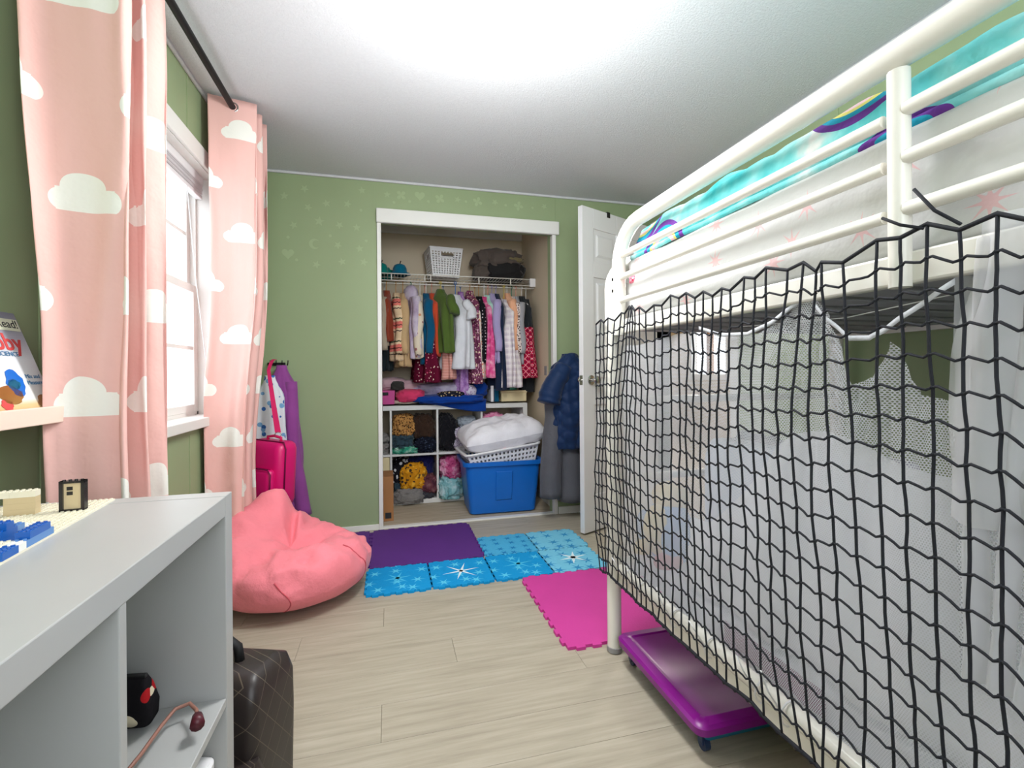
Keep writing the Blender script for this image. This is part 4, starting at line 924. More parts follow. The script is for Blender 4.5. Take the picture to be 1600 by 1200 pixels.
# garments -----------------------------------------------------------
cloth('g_beige', (178, 164, 144)); cloth('g_rust', (150, 66, 44)); cloth('g_dark', (34, 44, 46)); cloth('g_tan', (206, 172, 128)); cloth('g_teal', (10, 86, 124)); cloth('g_orange', (206, 78, 48)); cloth('g_olive', (82, 104, 46))
cloth('g_white', (222, 224, 230), crease=.5); cloth('g_lav', (176, 164, 208)); cloth('g_navy', (28, 40, 66)); cloth('g_mint', (180, 222, 208)); cloth('g_grey', (166, 166, 172)); cloth('g_black', (40, 44, 48)); cloth('g_peach', (238, 178, 142), crease=.7)
bands('g_fair', [(0, (226, 196, 160)), (.18, (226, 196, 160)), (.30, (60, 44, 48)), (.34, (236, 206, 170)), (.44, (236, 130, 116)), (.56, (60, 44, 48)), (.60, (230, 120, 110)), (.74, (236, 206, 170)), (.84, (80, 90, 70)), (.9, (236, 206, 170))], .17, .012)
tiedye('g_lilac', [(150, 128, 160), (196, 180, 204), (230, 224, 230)], 7); spots('g_creamdot', (228, 214, 192), [(170, 110, 110), (90, 60, 80), (210, 150, 110)], 22, .24)
spots('g_burg', (96, 14, 44), [(230, 190, 190), (190, 70, 100), (240, 220, 200)], 46, .26); spots('g_mauve', (124, 62, 92), [(226, 180, 200), (200, 120, 150), (230, 210, 180), (90, 40, 70)], 62, .42)
tiedye('g_purple', [(120, 76, 150), (176, 130, 196), (210, 180, 220)], 30); spots('g_blackdot', (30, 28, 34), [(210, 200, 206)], 40, .22, .3); tiedye('g_pinktie', [(190, 20, 90), (226, 90, 150), (250, 214, 226)], 13)
bands('g_stripe', [(0, (236, 190, 176)), (.5, (200, 120, 110))], .012); plaid('g_window', (236, 228, 228), (200, 186, 200), (246, 240, 240), 22, False); spots('g_leopard', (226, 212, 206), [(50, 34, 40), (90, 60, 60)], 70, .42); plaid('g_plaid', (206, 24, 66), (96, 16, 50), (238, 190, 200), 20)
spots('g_floralpeach', (240, 222, 210), [(236, 150, 120), (240, 190, 160)], 50, .35)
for nm, c in (('h_white', (236, 236, 236)), ('h_blue', (22, 110, 190)), ('h_green', (30, 130, 100)), ('h_wood', (196, 140, 70)), ('h_yellow', (216, 190, 70)), ('h_pink', (230, 150, 130)), ('h_lilac', (150, 140, 200))): plain(nm, c, .4, var=0)
def garment(name, label, cat, X, zt, zb, vis, mat, hc, kind='tee', sgn=1, W=.30, T=.068, seed=0, dy=0., flare=0., skirt=None):
    cph = max(0, min(.96, (vis-T*.6)/W)); ph = math.acos(cph); H = zt-zb
    xf = TR(X, RY+dy, zt, -sgn*ph)
    nr = 30; na = 44
    def ring(t):
        hw = W/2*(.22+.78*sm(0, .10/max(H, .2), t))*(1+flare*sm(.3, 1, t)); ht = T/2*(.6+.4*sm(0, .15, t))*(1+flare*1.2*sm(.3, 1, t)); r = []
        dz = .10*0
        for k in range(na):
            a = 2*PI*k/na; ca, sa = math.cos(a), math.sin(a)
            x = math.copysign(abs(ca)**.9, ca)*hw; y = math.copysign(abs(sa)**.75, sa)*ht
            fd = (.010+.020*t*(1+flare*2))*math.sin(a*7+seed+1.2*math.sin(t*3+seed)) * sm(.15, .5, t) + .012*nz(ca*2+seed, sa*2, t*4)
            drop = -.055*(abs(x)/(W/2))**1.5*(1-sm(0, .25, t))
            r.append((x+ca*fd*.5, y+sa*fd, -t*H+drop+.006*math.sin(a*5+seed)*t))
        return r
    parts = []
    if skirt:
        m = MB(xf).loft([ring(k/nr) for k in range(0, int(nr*skirt[0])+1)]); m2 = MB(xf).loft([ring(k/nr) for k in range(int(nr*skirt[0]), nr+1)])
    else: m = MB(xf).loft([ring(k/nr) for k in range(nr+1)]); m2 = None
    sl = {'tee': .13, 'long': min(.40, H*.92), 'none': 0, 'hood': min(.42, H*.9)}[kind]
    if sl:
        for sd in (-1, 1):
            p = Vector((sd*(W/2-.035), 0, -.075)); q = Vector((sd*(W/2+(.03 if kind == 'tee' else .012)), 0, -.075-sl)); n_ = 10
            m.tube([p+(q-p)*(k/n_)+Vector((sd*.012*math.sin(k/n_*PI), .008*math.sin(k*.8+seed), 0)) for k in range(n_+1)], [(.036 if kind != 'tee' else .034)*(1-.25*k/n_ if kind != 'tee' else 1+.2*k/n_) for k in range(n_+1)], 12)
    if kind == 'hood':
        m.loft([[(.07*math.cos(2*PI*k/16)*s, .045*math.sin(2*PI*k/16)*s, z) for k in range(16)] for z, s in ((-.09, 1.1), (-.05, 1.25), (0, 1.1), (.03, .6), (.035, .1))])
    if m2:
        g = thing(name, label, cat, (X, RY+dy, zb)); m.build('bodice', mat, g, True); m2.build('skirt', skirt[1], g, True)
    else: g = m.build(name, mat, smooth=True); tag(g, label, cat)
    # hanger
    h = MB(xf); r_ = .0028; zr = RZ2-zt
    h.tube([(.0, 0, -.03), (0, 0, zr-.03), (0, .001, zr-.014)] + [(.013*math.cos(a), .013*math.sin(a)*0, zr+.001+.013*math.sin(a)) for a in [math.radians(d) for d in (-80, -40, 0, 45, 90, 135, 180, 215)]], r_, 6)
    h.tube([(-W/2+.04, 0, -.085), (-.02, 0, -.035), (0, 0, -.03), (.02, 0, -.035), (W/2-.04, 0, -.085)], r_*1.2, 6)
    ho = h.build('clothes_hanger', hc, smooth=True); ccol = hc.split('_')[1].replace('wood', 'wooden')
    tag(ho, ccol + ' hanger holding the ' + label.split(' hanging')[0], 'hanger', 'hangers on the closet rail')
    return g
GL = [ # name, label, category, X, ztop, zbot, visible width, material, hanger, kind, sign, extras
 ('cardigan', 'beige cardigan hanging nearest the closet jamb', 'cardigan', -.06, 1.64, 1.22, .07, 'g_beige', 'h_white', 'long', 1, {}),
 ('top', 'rust red top hanging behind the beige cardigan', 'top', -.018, 1.645, 1.25, .04, 'g_rust', 'h_wood', 'none', 1, {}),
 ('pants', 'dark teal pants hanging behind the beige cardigan', 'pants', -.035, 1.60, 1.03, .09, 'g_dark', 'h_white', 'none', 1, dict(dy=.09, W=.2)),
 ('sweater', 'cream fair isle sweater hanging in the closet', 'sweater', .052, 1.63, 1.105, .085, 'g_fair', 'h_wood', 'long', 1, {}),
 ('cardigan', 'tan knitted cardigan hanging next to the fair isle sweater', 'cardigan', .105, 1.627, 1.06, .05, 'g_tan', 'h_wood', 'long', 1, {}),
 ('hoodie', 'lilac tie-dye hoodie hanging in the closet', 'hoodie', .165, 1.655, 1.12, .115, 'g_lilac', 'h_green', 'hood', 1, {}),
 ('jacket', 'cream dotted jacket hanging next to the lilac hoodie', 'jacket', .235, 1.617, 1.12, .085, 'g_creamdot', 'h_white', 'long', -1, {}),
 ('shirt', 'dark teal shirt hanging in the closet', 'shirt', .282, 1.633, 1.08, .07, 'g_teal', 'h_white', 'long', 1, {}),
 ('dress', 'burgundy floral dress hanging in the closet', 'dress', .275, 1.60, .94, .10, 'g_burg', 'h_pink', 'none', 1, dict(flare=.55, dy=.03)),
 ('shirt', 'orange tee hanging behind the olive tee', 'shirt', .325, 1.635, 1.14, .08, 'g_orange', 'h_pink', 'none', 1, {}),
 ('shirt', 'olive green tee hanging in the closet', 'shirt', .385, 1.655, 1.16, .19, 'g_olive', 'h_yellow', 'tee', 1, dict(dy=-.08, T=.085, W=.31)),
 ('dress', 'pink striped dress hanging under the white tee', 'dress', .42, 1.62, .96, .10, 'g_stripe', 'h_blue', 'none', 1, dict(flare=.2, dy=.04)),
 ('shirt', 'long white tee hanging on a blue hanger', 'shirt', .50, 1.615, 1.04, .23, 'g_white', 'h_blue', 'tee', 1, dict(dy=-.09, T=.09, W=.33, flare=.1)),
 ('robe', 'long purple knitted robe hanging low in the closet', 'robe', .56, 1.665, .79, .085, 'g_purple', 'h_blue', 'none', 1, dict(W=.24, dy=.05)),
 ('dress', 'mauve floral dress hanging in the closet', 'dress', .625, 1.665, .925, .125, 'g_mauve', 'h_wood', 'none', 1, dict(flare=.15)),
 ('dress', 'peach floral dress hanging behind the black dotted top', 'dress', .672, 1.60, .96, .07, 'g_floralpeach', 'h_wood', 'none', 1, dict(flare=.15, dy=.02)),
 ('top', 'black dotted top hanging in the closet', 'top', .70, 1.623, 1.09, .06, 'g_blackdot', 'h_wood', 'none', 1, {}),
 ('dress', 'hot pink tie-dye dress hanging in the closet', 'dress', .745, 1.622, .97, .08, 'g_pinktie', 'h_white', 'none', 1, dict(flare=.12)),
 ('shirt', 'pale mint shirt hanging in the closet', 'shirt', .775, 1.636, 1.26, .07, 'g_mint', 'h_pink', 'none', 1, dict(W=.24)),
 ('shirt', 'plain lavender shirt hanging in the closet', 'shirt', .808, 1.65, 1.08, .065, 'g_lav', 'h_lilac', 'long', 1, {}),
 ('dress', 'long navy dress hanging in the closet', 'dress', .842, 1.65, .87, .08, 'g_navy', 'h_lilac', 'none', 1, dict(flare=.2)),
 ('dress', 'white checked party dress hanging in the closet', 'dress', .90, 1.60, .895, .12, 'g_window', 'h_yellow', 'none', 1, dict(flare=.4, dy=-.04)),
 ('blouse', 'ruffled peach blouse hanging in the closet', 'blouse', .935, 1.657, 1.2, .09, 'g_peach', 'h_white', 'long', 1, {}),
 ('top', 'leopard print top hanging in the closet', 'top', .975, 1.633, 1.045, .065, 'g_leopard', 'h_green', 'long', 1, {}),
 ('cardigan', 'thin light grey cardigan hanging in the closet', 'cardigan', 1.01, 1.634, 1.07, .045, 'g_grey', 'h_pink', 'long', 1, {}),
 ('dress', 'dress with black bodice and red plaid skirt hanging in the closet', 'dress', 1.06, 1.636, .965, .10, 'g_black', 'h_white', 'none', 1, dict(flare=.28, skirt=(.42, 'g_plaid'))),
 ('leggings', 'black leggings hanging behind the plaid dress', 'leggings', 1.105, 1.62, .85, .05, 'g_black', 'h_white', 'none', 1, dict(W=.16, dy=.03)),
]
for k, (nm, lb, ca, X, a, b, vw, mt, hc, kd, sg, ex) in enumerate(GL): garment(nm, lb, ca, X, a, b, vw, mt, hc, kd, sg, seed=k*1.37, **ex)
# things on the wire shelf --------------------------------------------
SZ = 1.771
bk_ = thing('plastic_basket', 'white perforated plastic basket on the wire shelf', 'basket', (.43, 3.86, SZ))
def lattice(xf, hx0, hy0, hx1, hy1, h, nu, nv, nm, mat, par, slot=None, thick=.003):
    C0 = [(-hx0, -hy0), (hx0, -hy0), (hx0, hy0), (-hx0, hy0)]; C1 = [(-hx1, -hy1), (hx1, -hy1), (hx1, hy1), (-hx1, hy1)]
    for s in range(4):
        a0, b0, a1, b1 = C0[s], C0[(s+1) % 4], C1[s], C1[(s+1) % 4]
        def f(u, v): return (a0[0]+(b0[0]-a0[0])*u+((a1[0]-a0[0])*(1-u)+(b1[0]-b0[0])*u)*v, a0[1]+(b0[1]-a0[1])*u+((a1[1]-a0[1])*(1-u)+(b1[1]-b0[1])*u)*v, h*v)
        def skip(i, j):
            if slot and slot(i/nu, j/nv): return True
            return i % 2 == 1 and j % 2 == 1 and 0 < i < nu-1 and 1 < j < nv*.88 and not (slot and slot((i+1)/nu, (j+1)/nv))
        MB(xf).grid(nu, nv, f, None, skip).build(nm, mat, par, solid=thick)
BKM = TR(.43, 3.855, SZ, .12)
lattice(BKM, .105, .10, .132, .122, .225, 21, 25, 'side', 'white_plastic', bk_, lambda u, v: .33 < u < .67 and .68 < v < .82)
MB(BKM).box((-.105, -.10, 0), (.105, .10, .003)).build('base', 'white_plastic', bk_)
MB(BKM).loft([rrect(.134, .124, .01, .222), rrect(.137, .127, .01, .225), rrect(.137, .127, .01, .232), rrect(.130, .120, .01, .232), rrect(.130, .120, .01, .222)], cap=False).build('rim', 'white_plastic', bk_)
cloth('bag_black', (34, 33, 34), .7); cloth('bag_taupe', (96, 86, 80), .8); cloth('bag_olive', (128, 116, 84), .8)
tag(lump((.93, 3.87, SZ), (.36, .32, .18), 21, .16).build('duffel_bag', 'bag_black', smooth=True), 'black slouchy bag on the wire shelf', 'bag')
tag(lump((.87, 3.84, SZ+.10), (.38, .30, .16), 24, .22).build('jacket_bundle', 'bag_taupe', smooth=True), 'taupe jacket bundled on top of the black bag', 'jacket')
tag(lump((.74, 3.82, SZ), (.14, .16, .12), 26, .2).build('sleeve_bundle', 'bag_taupe', smooth=True), 'taupe fabric bundle beside the black bag', 'cloth bundle')
tag(lump((.98, 3.78, SZ+.14), (.20, .12, .05), 28, .2).build('scarf', 'bag_olive', smooth=True), 'olive scarf lying on the bundled jacket', 'scarf')
cloth('hat_blue', (0, 116, 150)); cloth('hat_teal', (10, 140, 130)); cloth('hat_dark', (56, 60, 66))
def hat(x, y, r, mat, label):
    o = thing('sun_hat', label, 'hat', (x, y, SZ)); m = MB(TR(x, y, SZ))
    m.loft([[(r*s*math.cos(2*PI*k/24)*(1+.04*math.sin(k*1.3)), r*s*math.sin(2*PI*k/24), z+.006*math.sin(k*.9)*(s > 1.2)) for k in range(24)] for z, s in ((.012, 1.55), (.016, 1.5), (.03, 1.02), (.06, .97), (.085, .75), (.095, .35), (.096, .02))]); m.build('crown', mat, o, True)
    MB(TR(x, y, SZ)).tube([(0, 0, .094), (.008, -.004, .12)], .004, 6).build('top_loop', 'black', o, True)
hat(.085, 3.80, .055, 'hat_blue', 'blue child sun hat on the wire shelf'); hat(-.055, 3.80, .05, 'hat_teal', 'teal child sun hat on the wire shelf')
tag(lump((-.05, 3.97, SZ), (.16, .14, .10), 31, .3).build('swim_bag', 'hat_teal', smooth=True), 'teal crumpled swim bag behind the hats', 'bag')
tag(lump((-.16, 3.92, SZ), (.2, .2, .28), 33, .15).build('helmet_bag', 'hat_dark', smooth=True), 'dark grey rounded bag at the end of the wire shelf', 'bag')
# cube unit ------------------------------------------------------------
KY = 3.69
KX = Matrix.Translation((-.372, KY, 0.002))
cubeshelf('cube_shelf', 'white cube shelf stuffed with clothes inside the closet', KX, 4, 2, .036, .016, .335, .39)
KT = .772; kc = [-.372+.036+c*.351+.1675 for c in range(4)]; kz = [.038, .389]
def lab(o, l, c, g=None): return tag(o, l, c, g)
cloth('c_tanprint', (176, 132, 84)); spots('c_animal', (190, 140, 80), [(60, 40, 30), (110, 70, 40)], 60, .4); cloth('c_brown', (62, 44, 34)); cloth('c_slate', (52, 72, 84)); tiedye('c_greenprint', [(16, 90, 80), (60, 160, 130), (210, 230, 220)], 22); spots('c_navydot', (22, 26, 40), [(60, 70, 90)], 60, .3); tiedye('c_aqua', [(90, 150, 150), (170, 200, 200)], 14); cloth('c_black', (24, 24, 30)); spots('c_lavprint', (206, 200, 218), [(130, 110, 150), (170, 150, 180)], 60, .35); cloth('c_greyblue', (170, 180, 192)); cloth('c_grey', (136, 132, 130)); spots('c_bw', (28, 28, 34), [(226, 226, 230)], 26, .34); spots('c_gold', (214, 146, 30), [(60, 50, 40), (110, 80, 40), (236, 180, 60)], 34, .42); tiedye('c_maroon', [(50, 30, 50), (110, 60, 70), (150, 110, 110)], 20); cloth('c_char', (70, 70, 78)); tiedye('c_pinkpurp', [(120, 20, 80), (200, 90, 140), (230, 200, 220)], 18); tiedye('c_turq', [(70, 140, 150), (140, 190, 196), (200, 220, 224)], 16); tiedye('c_pinkshiny', [(190, 60, 130), (230, 140, 180), (240, 190, 210)], 16); cloth('c_indigo', (34, 36, 96))
CL = [ # centre x, y, z base, size, material, label
 (kc[1]-.08, 3.80, kz[1]+.13, (.16, .2, .17), 'c_animal', 'tan animal print top crumpled in the upper cubby'), (kc[1]+.08, 3.84, kz[1]+.10, (.17, .2, .2), 'c_brown', 'dark brown hoodie stuffed in the upper cubby'),
 (kc[1]-.09, 3.78, kz[1]+.04, (.16, .2, .12), 'c_slate', 'slate blue folded top in the upper cubby'), (kc[1]-.07, 3.76, kz[1], (.2, .16, .06), 'c_greenprint', 'green patterned shorts at the bottom of the upper cubby'), (kc[1]+.085, 3.78, kz[1], (.17, .2, .12), 'c_navydot', 'navy rolled trousers in the upper cubby'), (kc[1]+.05, 3.86, kz[1]+.10, (.2, .14, .05), 'c_aqua', 'aqua striped top tucked above the navy roll'),
 (kc[2]-.09, 3.84, kz[1], (.16, .24, .28), 'c_black', 'black sweater pile in the upper cubby behind the pillow'), (kc[2]+.03, 3.78, kz[1]+.10, (.16, .18, .08), 'c_lavprint', 'lavender printed pants folded in the upper cubby'), (kc[2]+.03, 3.78, kz[1]+.02, (.16, .18, .08), 'c_lavprint', 'lavender printed pyjama folded under the printed pants'), (kc[2]+.08, 3.86, kz[1]+.18, (.15, .18, .08), 'c_greyblue', 'pale grey blue tee on the pile in the cubby'),
 (kc[3]-.06, 3.80, kz[1]+.06, (.2, .2, .23), 'c_pinkshiny', 'shiny pink cloth in the end cubby'), (kc[3]+.09, 3.82, kz[1]+.05, (.12, .2, .18), 'c_greyblue', 'pale grey cloth in the end cubby'),
 (kc[0]+.06, 3.80, kz[1], (.2, .22, .10), 'c_grey', 'grey printed pants folded in the cubby by the jamb'), (kc[0]+.06, 3.80, kz[1]+.085, (.2, .22, .07), 'c_grey', 'grey folded top in the cubby by the jamb'),
 (kc[1]-.10, 3.88, kz[0]+.0, (.14, .2, .30), 'c_bw', 'black and white printed cloth in the lower cubby'), (kc[1]+.06, 3.90, kz[0]+.12, (.2, .16, .19), 'c_indigo', 'indigo cloth at the back of the lower cubby'), (kc[1]-.01, 3.75, kz[0]+.06, (.19, .16, .21), 'c_gold', 'mustard floral dress crumpled in the lower cubby'), (kc[1]+.10, 3.76, kz[0]+.03, (.15, .18, .15), 'c_maroon', 'maroon patterned cloth in the lower cubby'), (kc[1]+.07, 3.74, kz[0], (.16, .14, .07), 'c_char', 'charcoal cloth spilling from the lower cubby'), (kc[1]-.045, 3.695, .015, (.21, .10, .11), 'c_grey', 'grey cap-like cloth hanging out of the lower cubby'), (kc[1]-.11, 3.80, kz[0], (.1, .2, .12), 'c_slate', 'slate cloth in the lower cubby corner'),
 (kc[2]-.06, 3.78, kz[0]+.13, (.19, .22, .18), 'c_pinkpurp', 'pink and purple patterned clothes in the lower cubby behind the tote'), (kc[2]-.07, 3.74, kz[0]-.01, (.2, .22, .17), 'c_turq', 'turquoise clothes pile in the lower cubby behind the tote'),
]
for k, (x, y, z, s, mt, lb) in enumerate(CL): tag(lump((x, y, z), s, 40+k*2.3, .24, sub=5).build('crumpled_clothes', mt, smooth=True), lb, 'clothes', 'clothes stuffed in the closet cubbies')
# drawer insert in the left lower cubby
di = thing('drawer_insert', 'cream two-drawer insert in the lower cubby by the jamb', 'drawer unit', (kc[0], 3.88, kz[0]))
for a, b in ((kz[0]+.002, kz[0]+.163), (kz[0]+.169, kz[0]+.331)):
    d_ = bx('drawer', (kc[0]-.164, 3.70, a), (kc[0]+.164, 4.02, b), 'cream', di, .003); bx('drawer_grip', (kc[0]-.03, 3.694, b-.02), (kc[0]+.03, 3.70, b-.006), 'cardboard', d_, .001)
cb = thing('cardboard_box', 'tall brown cardboard box just inside the closet jamb', 'box', (-.03, 3.42, 0))
bx('box_body', (-.20, 3.31, 0.001), (.02, 3.55, .30), 'cardboard', cb, .003); bx('box_flap', (-.20, 3.308, .20), (.02, 3.312, .305), 'cardboard', cb); bx('box_print', (-.035, 3.309, .02), (.005, 3.3095, .06), 'ink_dark', cb)
# on top of the cube unit
bn = thing('fabric_bin', 'pink fabric bin with dark slot on the closet cube shelf', 'bin', (-.08, 3.83, KT))
m = MB(TR(-.10, 3.83, KT)); m.loft([rrect(.135, .13, .01, 0), rrect(.14, .135, .01, .105)]); m.build('body', 'bin_pink', bn, True, hard=40); bx('grip_slot', (-.09, 3.689, KT+.07), (-.01, 3.697, KT+.092), 'black', bn)
cloth('s_pink', (226, 66, 112)); cloth('s_blue', (12, 62, 150)); tiedye('s_lilac', [(130, 110, 150), (190, 180, 210), (214, 210, 226)], 12); spots('s_paisley', (28, 30, 44), [(210, 190, 150), (180, 150, 110)], 50, .34); cloth('s_dark', (60, 58, 56)); cloth('s_rose', (206, 170, 180)); cloth('s_cream', (224, 206, 190))
def fold(x, y, z, sx, sy, sz, mat, label, seed, rz=0):
    tag(lump((0, 0, 0), (sx, sy, sz), seed, .15, fold=2.2, xf=TR(x, y, z, rz)).build('folded_clothes', mat, smooth=True), label, 'clothes', 'clothes on top of the closet cube shelf')
fold(.155, 3.76, KT+.015, .22, .2, .10, 's_pink', 'bright pink folded tee on the cube shelf', 3, .1); fold(.12, 3.80, KT, .2, .2, .03, 's_cream', 'cream cloth under the pink tee', 4)
fold(.46, 3.74, KT, .56, .26, .07, 's_blue', 'royal blue blanket hanging over the cube shelf edge', 5, -.05); fold(.40, 3.86, KT+.06, .46, .22, .10, 's_lilac', 'lilac pile of clothes on the blue blanket', 6)
fold(.46, 3.665, KT+.045, .20, .09, .05, 's_paisley', 'black and gold paisley cloth on the blue blanket', 8); fold(.70, 3.80, KT+.05, .14, .2, .12, 's_blue', 'rolled royal blue cloth at the blanket end', 9); fold(.62, 3.70, KT+.05, .09, .09, .09, 'c_lavprint', 'small white and grey cloth on the blue blanket', 12)
fold(.02, 3.87, KT+.106, .22, .2, .1, 's_rose', 'pale rose clothes heaped on the pink bin', 13); fold(.06, 3.76, KT+.106, .1, .09, .07, 's_dark', 'dark olive cloth on the pink bin', 15); fold(.22, 3.92, KT+.03, .36, .26, .16, 's_rose', 'dusty rose blanket at the back of the cube shelf', 17)
def rag(u, v):
    return (.155+.40*u+.05, 3.652-.012*math.sin(u*7)-.004*v, KT+.012-(.02+.055*u)*v+.0)
q = MB().grid(40, 10, lambda u, v: (.22+.52*u, KY-.006-.006*math.sin(u*9)-.006*math.sin(v*PI), KT+.03-(.025+.075*sm(0, .9, u))*v)).build('blanket_edge', 's_blue', smooth=True, solid=.012); tag(q, 'royal blue blanket edge drooping over the shelf front', 'blanket')
cbx = thing('cream_box', 'cream storage box at the end of the cube shelf', 'box', (.98, 3.83, KT)); bx('box_body', (.875, 3.70, KT+.001), (1.085, 3.96, KT+.085), 'cream', cbx, .004); bx('box_lid', (.87, 3.695, KT+.07), (1.09, 3.965, KT+.09), 'cream', cbx, .004)
tag(lump((.93, 3.78, KT+.092), (.18, .14, .03), 19, .15).build('cloth', 'mint_plastic', smooth=True), 'mint green cloth lying on the cream box', 'cloth')
tag(bx('notebook', (.79, 3.71, KT+.001), (.812, 3.9, KT+.13), 'white_plastic', None, .002), 'white binder standing on the cube shelf beside the cream box', 'binder')
tag(bx('notebook', (.82, 3.71, KT+.001), (.855, 3.9, KT+.12), 'g_teal', None, .002), 'dark teal binder standing on the cube shelf beside the cream box', 'binder')
# blue tote with laundry basket and pillow
tt = thing('storage_tote', 'big blue plastic tote on the closet floor', 'tote', (.775, 3.42, 0))
TX = TR(.785, 3.435, .001, -.02)
m = MB(TX); m.loft([rrect(.225, .15, .03, 0), rrect(.24, .165, .035, .01), rrect(.272, .195, .04, .345), rrect(.292, .215, .045, .35), rrect(.294, .217, .045, .378), rrect(.286, .209, .042, .38), rrect(.268, .191, .04, .372), rrect(.238, .163, .03, .02)]); m.build('body', 'tub_blue', tt, True, hard=40)
m = MB(TX); m.loft([[(-.06, -.176, .10), (.06, -.176, .10), (.06, -.205, .31), (-.06, -.205, .31)], [(-.055, -.182, .105), (.055, -.182, .105), (.055, -.209, .305), (-.055, -.209, .305)]]); m.build('front_panel', 'tub_blue', tt)
lbk = thing('laundry_basket', 'white slotted laundry basket tipped inside the blue tote', 'basket', (.78, 3.44, .32))
LX = TR(.80, 3.43, .225, .05, 0, -.12)
lattice(LX, .20, .14, .262, .185, .235, 35, 15, 'side', 'white_plastic', lbk)
MB(LX).loft([rrect(.262, .186, .05, .228), rrect(.285, .205, .05, .232), rrect(.287, .207, .05, .246), rrect(.280, .20, .05, .248), rrect(.258, .18, .05, .240)], cap=False).build('rim', 'white_plastic', lbk, True)
MB(LX).box((-.20, -.14, 0), (.20, .14, .004)).build('base', 'white_plastic', lbk)
cloth('pillow_white', (236, 234, 240), crease=.6); tiedye('pink_lace', [(236, 180, 196), (250, 230, 236)], 20)
tag(pillowmesh(TR(.80, 3.43, .555, .05, .10, -.14), .32, .215, .10, 2, 40).build('pillow', 'pillow_white', smooth=True), 'white crumpled pillow on the laundry basket in the closet', 'pillow')
tag(lump((.76, 3.32, .44), (.24, .14, .07), 34, .25).build('cloth', 'pink_lace', smooth=True), 'pink cloth showing between pillow and laundry basket', 'cloth')
# coats beside the closet
hk2 = thing('coat_hook', 'single chrome coat hook on the wall beside the door', 'hook', (1.2, YB-.01, 1.1))
bx('hook_plate', (1.19, YB-.005, 1.075), (1.215, YB, 1.135), 'chrome', hk2, .001); MB().tube([(1.202, YB-.004, 1.10), (1.202, YB-.05, 1.095), (1.202, YB-.062, 1.12)], .004, 8).build('prong', 'chrome', hk2, True)
sp = thing('snow_pants', 'dark grey snow pants hanging under the navy jacket', 'pants', (1.13, 3.06, .14))
m = MB(); sleeve(m, (1.09, 3.05, .85), (1.055, 3.02, .165), .07, .075, 1); sleeve(m, (1.18, 3.06, .90), (1.19, 3.045, .125), .08, .088, 4); m.build('legs', 'grey_pants', sp, True)
MB().tube([(1.12, 3.08, .86), (1.15, 3.075, 1.0), (1.195, 3.085, 1.09)], .012, 8).build('strap', 'grey_pants', sp, True)
jk = thing('puffer_jacket', 'navy blue quilted jacket hanging beside the closet', 'jacket', (1.19, 3.0, .4))
coatmesh(TR(1.185, 3.0, 1.13, -.1), .235, .16, .64, 5, quilt=.085, flare=.15, fold=.22, nz_=70, na=90).build('body', 'navy_quilt', jk, True)
m = MB(); sleeve(m, (1.13, 2.985, 1.04), (1.015, 2.955, .80), .06, .075, 2, 18); m.build('sleeve', 'navy_quilt', jk, True)
m = MB(); sleeve(m, (1.25, 2.96, 1.02), (1.275, 2.945, .50), .06, .06, 6, 30); m.build('sleeve', 'navy_quilt', jk, True)
ell((1.215, 3.03, 1.11), (.05, .04, .03), 'navy_quilt', 'collar', jk)

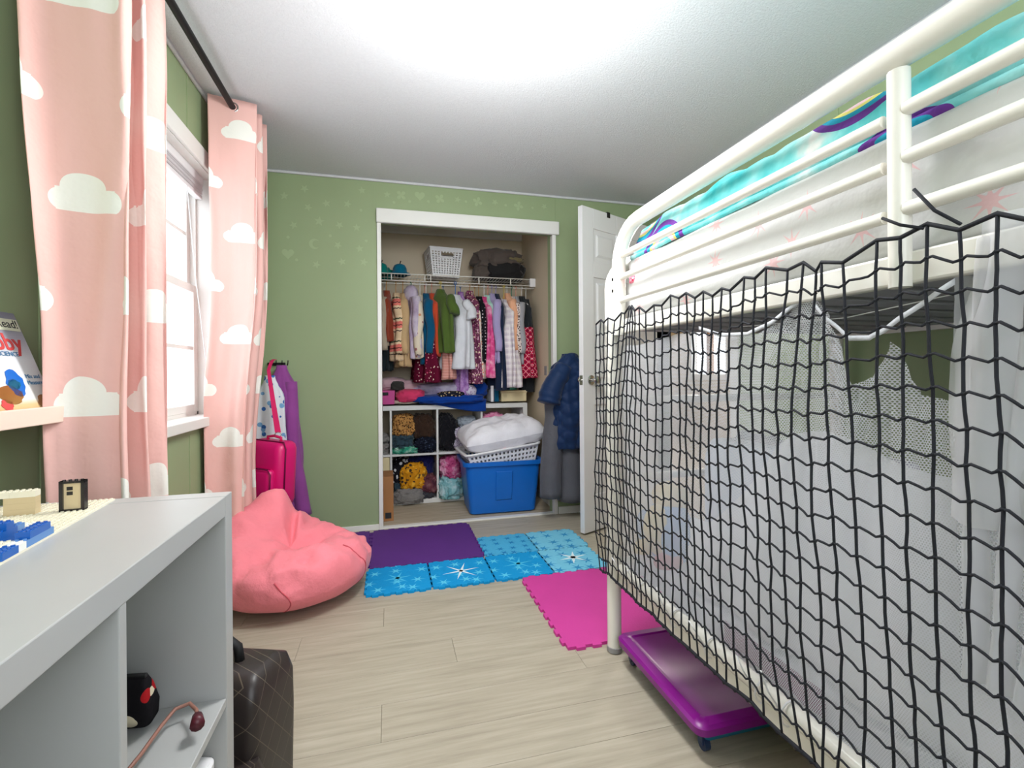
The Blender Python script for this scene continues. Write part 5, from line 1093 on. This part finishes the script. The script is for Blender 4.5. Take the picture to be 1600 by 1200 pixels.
# ================================================================== WALL STICKERS
def star(r, n=5, inr=.42): return [((r if k % 2 == 0 else r*inr)*math.sin(PI*k/n), (r if k % 2 == 0 else r*inr)*math.cos(PI*k/n)) for k in range(2*n)]
def heart(r): return [(r*.062*16*math.sin(t)**3, r*.062*(13*math.cos(t)-5*math.cos(2*t)-2*math.cos(3*t)-math.cos(4*t))) for t in [2*PI*k/26 for k in range(26)]]
def moon(r): return [(r*math.cos(t), r*math.sin(t)) for t in [math.radians(a) for a in range(40, 321, 14)]] + [(.35*r+.72*r*math.cos(t), .72*r*math.sin(t)) for t in [math.radians(a) for a in range(300, 59, -20)]]
def fly(r): return [(r*(abs(math.sin(2*t+.0))**.7+.12)*math.cos(t), r*(abs(math.sin(2*t))**.7+.12)*math.sin(t)) for t in [2*PI*k/40 for k in range(40)]]
def dot(r): return [(r*math.cos(2*PI*k/10), r*math.sin(2*PI*k/10)) for k in range(10)]
def sticker(x, z, shape, r, rot, label, cat='sticker'):
    c, s = math.cos(rot), math.sin(rot); m = MB()
    m.prism([(x+a*c-b*s, z+a*s+b*c) for a, b in shape(r)], lambda a, b: (a, YB, b), lambda a, b: (a, YB-.0012, b))
    tag(m.build('wall_sticker', 'decal'), label, cat, 'pale stickers on the green closet wall')
side, over = ' sticker on the green wall between curtain and closet', ' sticker on the green strip above the closet'
for k, (x, z) in enumerate([(-.62, 2.107), (-.503, 2.162), (-.162, 2.181), (-.483, 2.047), (-.376, 2.08), (-.25, 2.087), (-.568, 1.93), (-.419, 1.965), (-.3, 1.949), (-.196, 1.941), (-.31, 1.821), (-.179, 1.807), (-.438, 1.692), (-.285, 1.718), (-.154, 1.722)]):
    sticker(x, z, star, .026 if k != 7 else .032, k*.7, 'pale star' + side)
for x, z in [(-.6, 1.853), (-.355, 1.878), (-.169, 2.054), (-.552, 1.716), (-.138, 1.859)]: sticker(x, z, dot, .009, 0, 'tiny pale dot' + side)
sticker(-.448, 1.821, moon, .032, 0, 'pale crescent moon' + side); sticker(-.601, 1.752, heart, .036, 0, 'pale heart' + side)
for k, (x, z) in enumerate([(-.006, 2.169), (.453, 2.175), (.711, 2.179), (1.067, 2.178)]): sticker(x, z, star, .024, k, 'pale star' + over)
for k, (x, z) in enumerate([(.083, 2.172), (.334, 2.17), (.589, 2.172), (.879, 2.166)]): sticker(x, z, fly, .03, .2*k, 'pale butterfly' + over)
sticker(.203, 2.179, heart, .034, 0, 'pale heart' + over)
for x, z in [(.036, 2.122), (.137, 2.136), (.258, 2.146), (.51, 2.166), (.787, 2.164), (.981, 2.162)]: sticker(x, z, dot, .009, 0, 'tiny pale dot' + over)
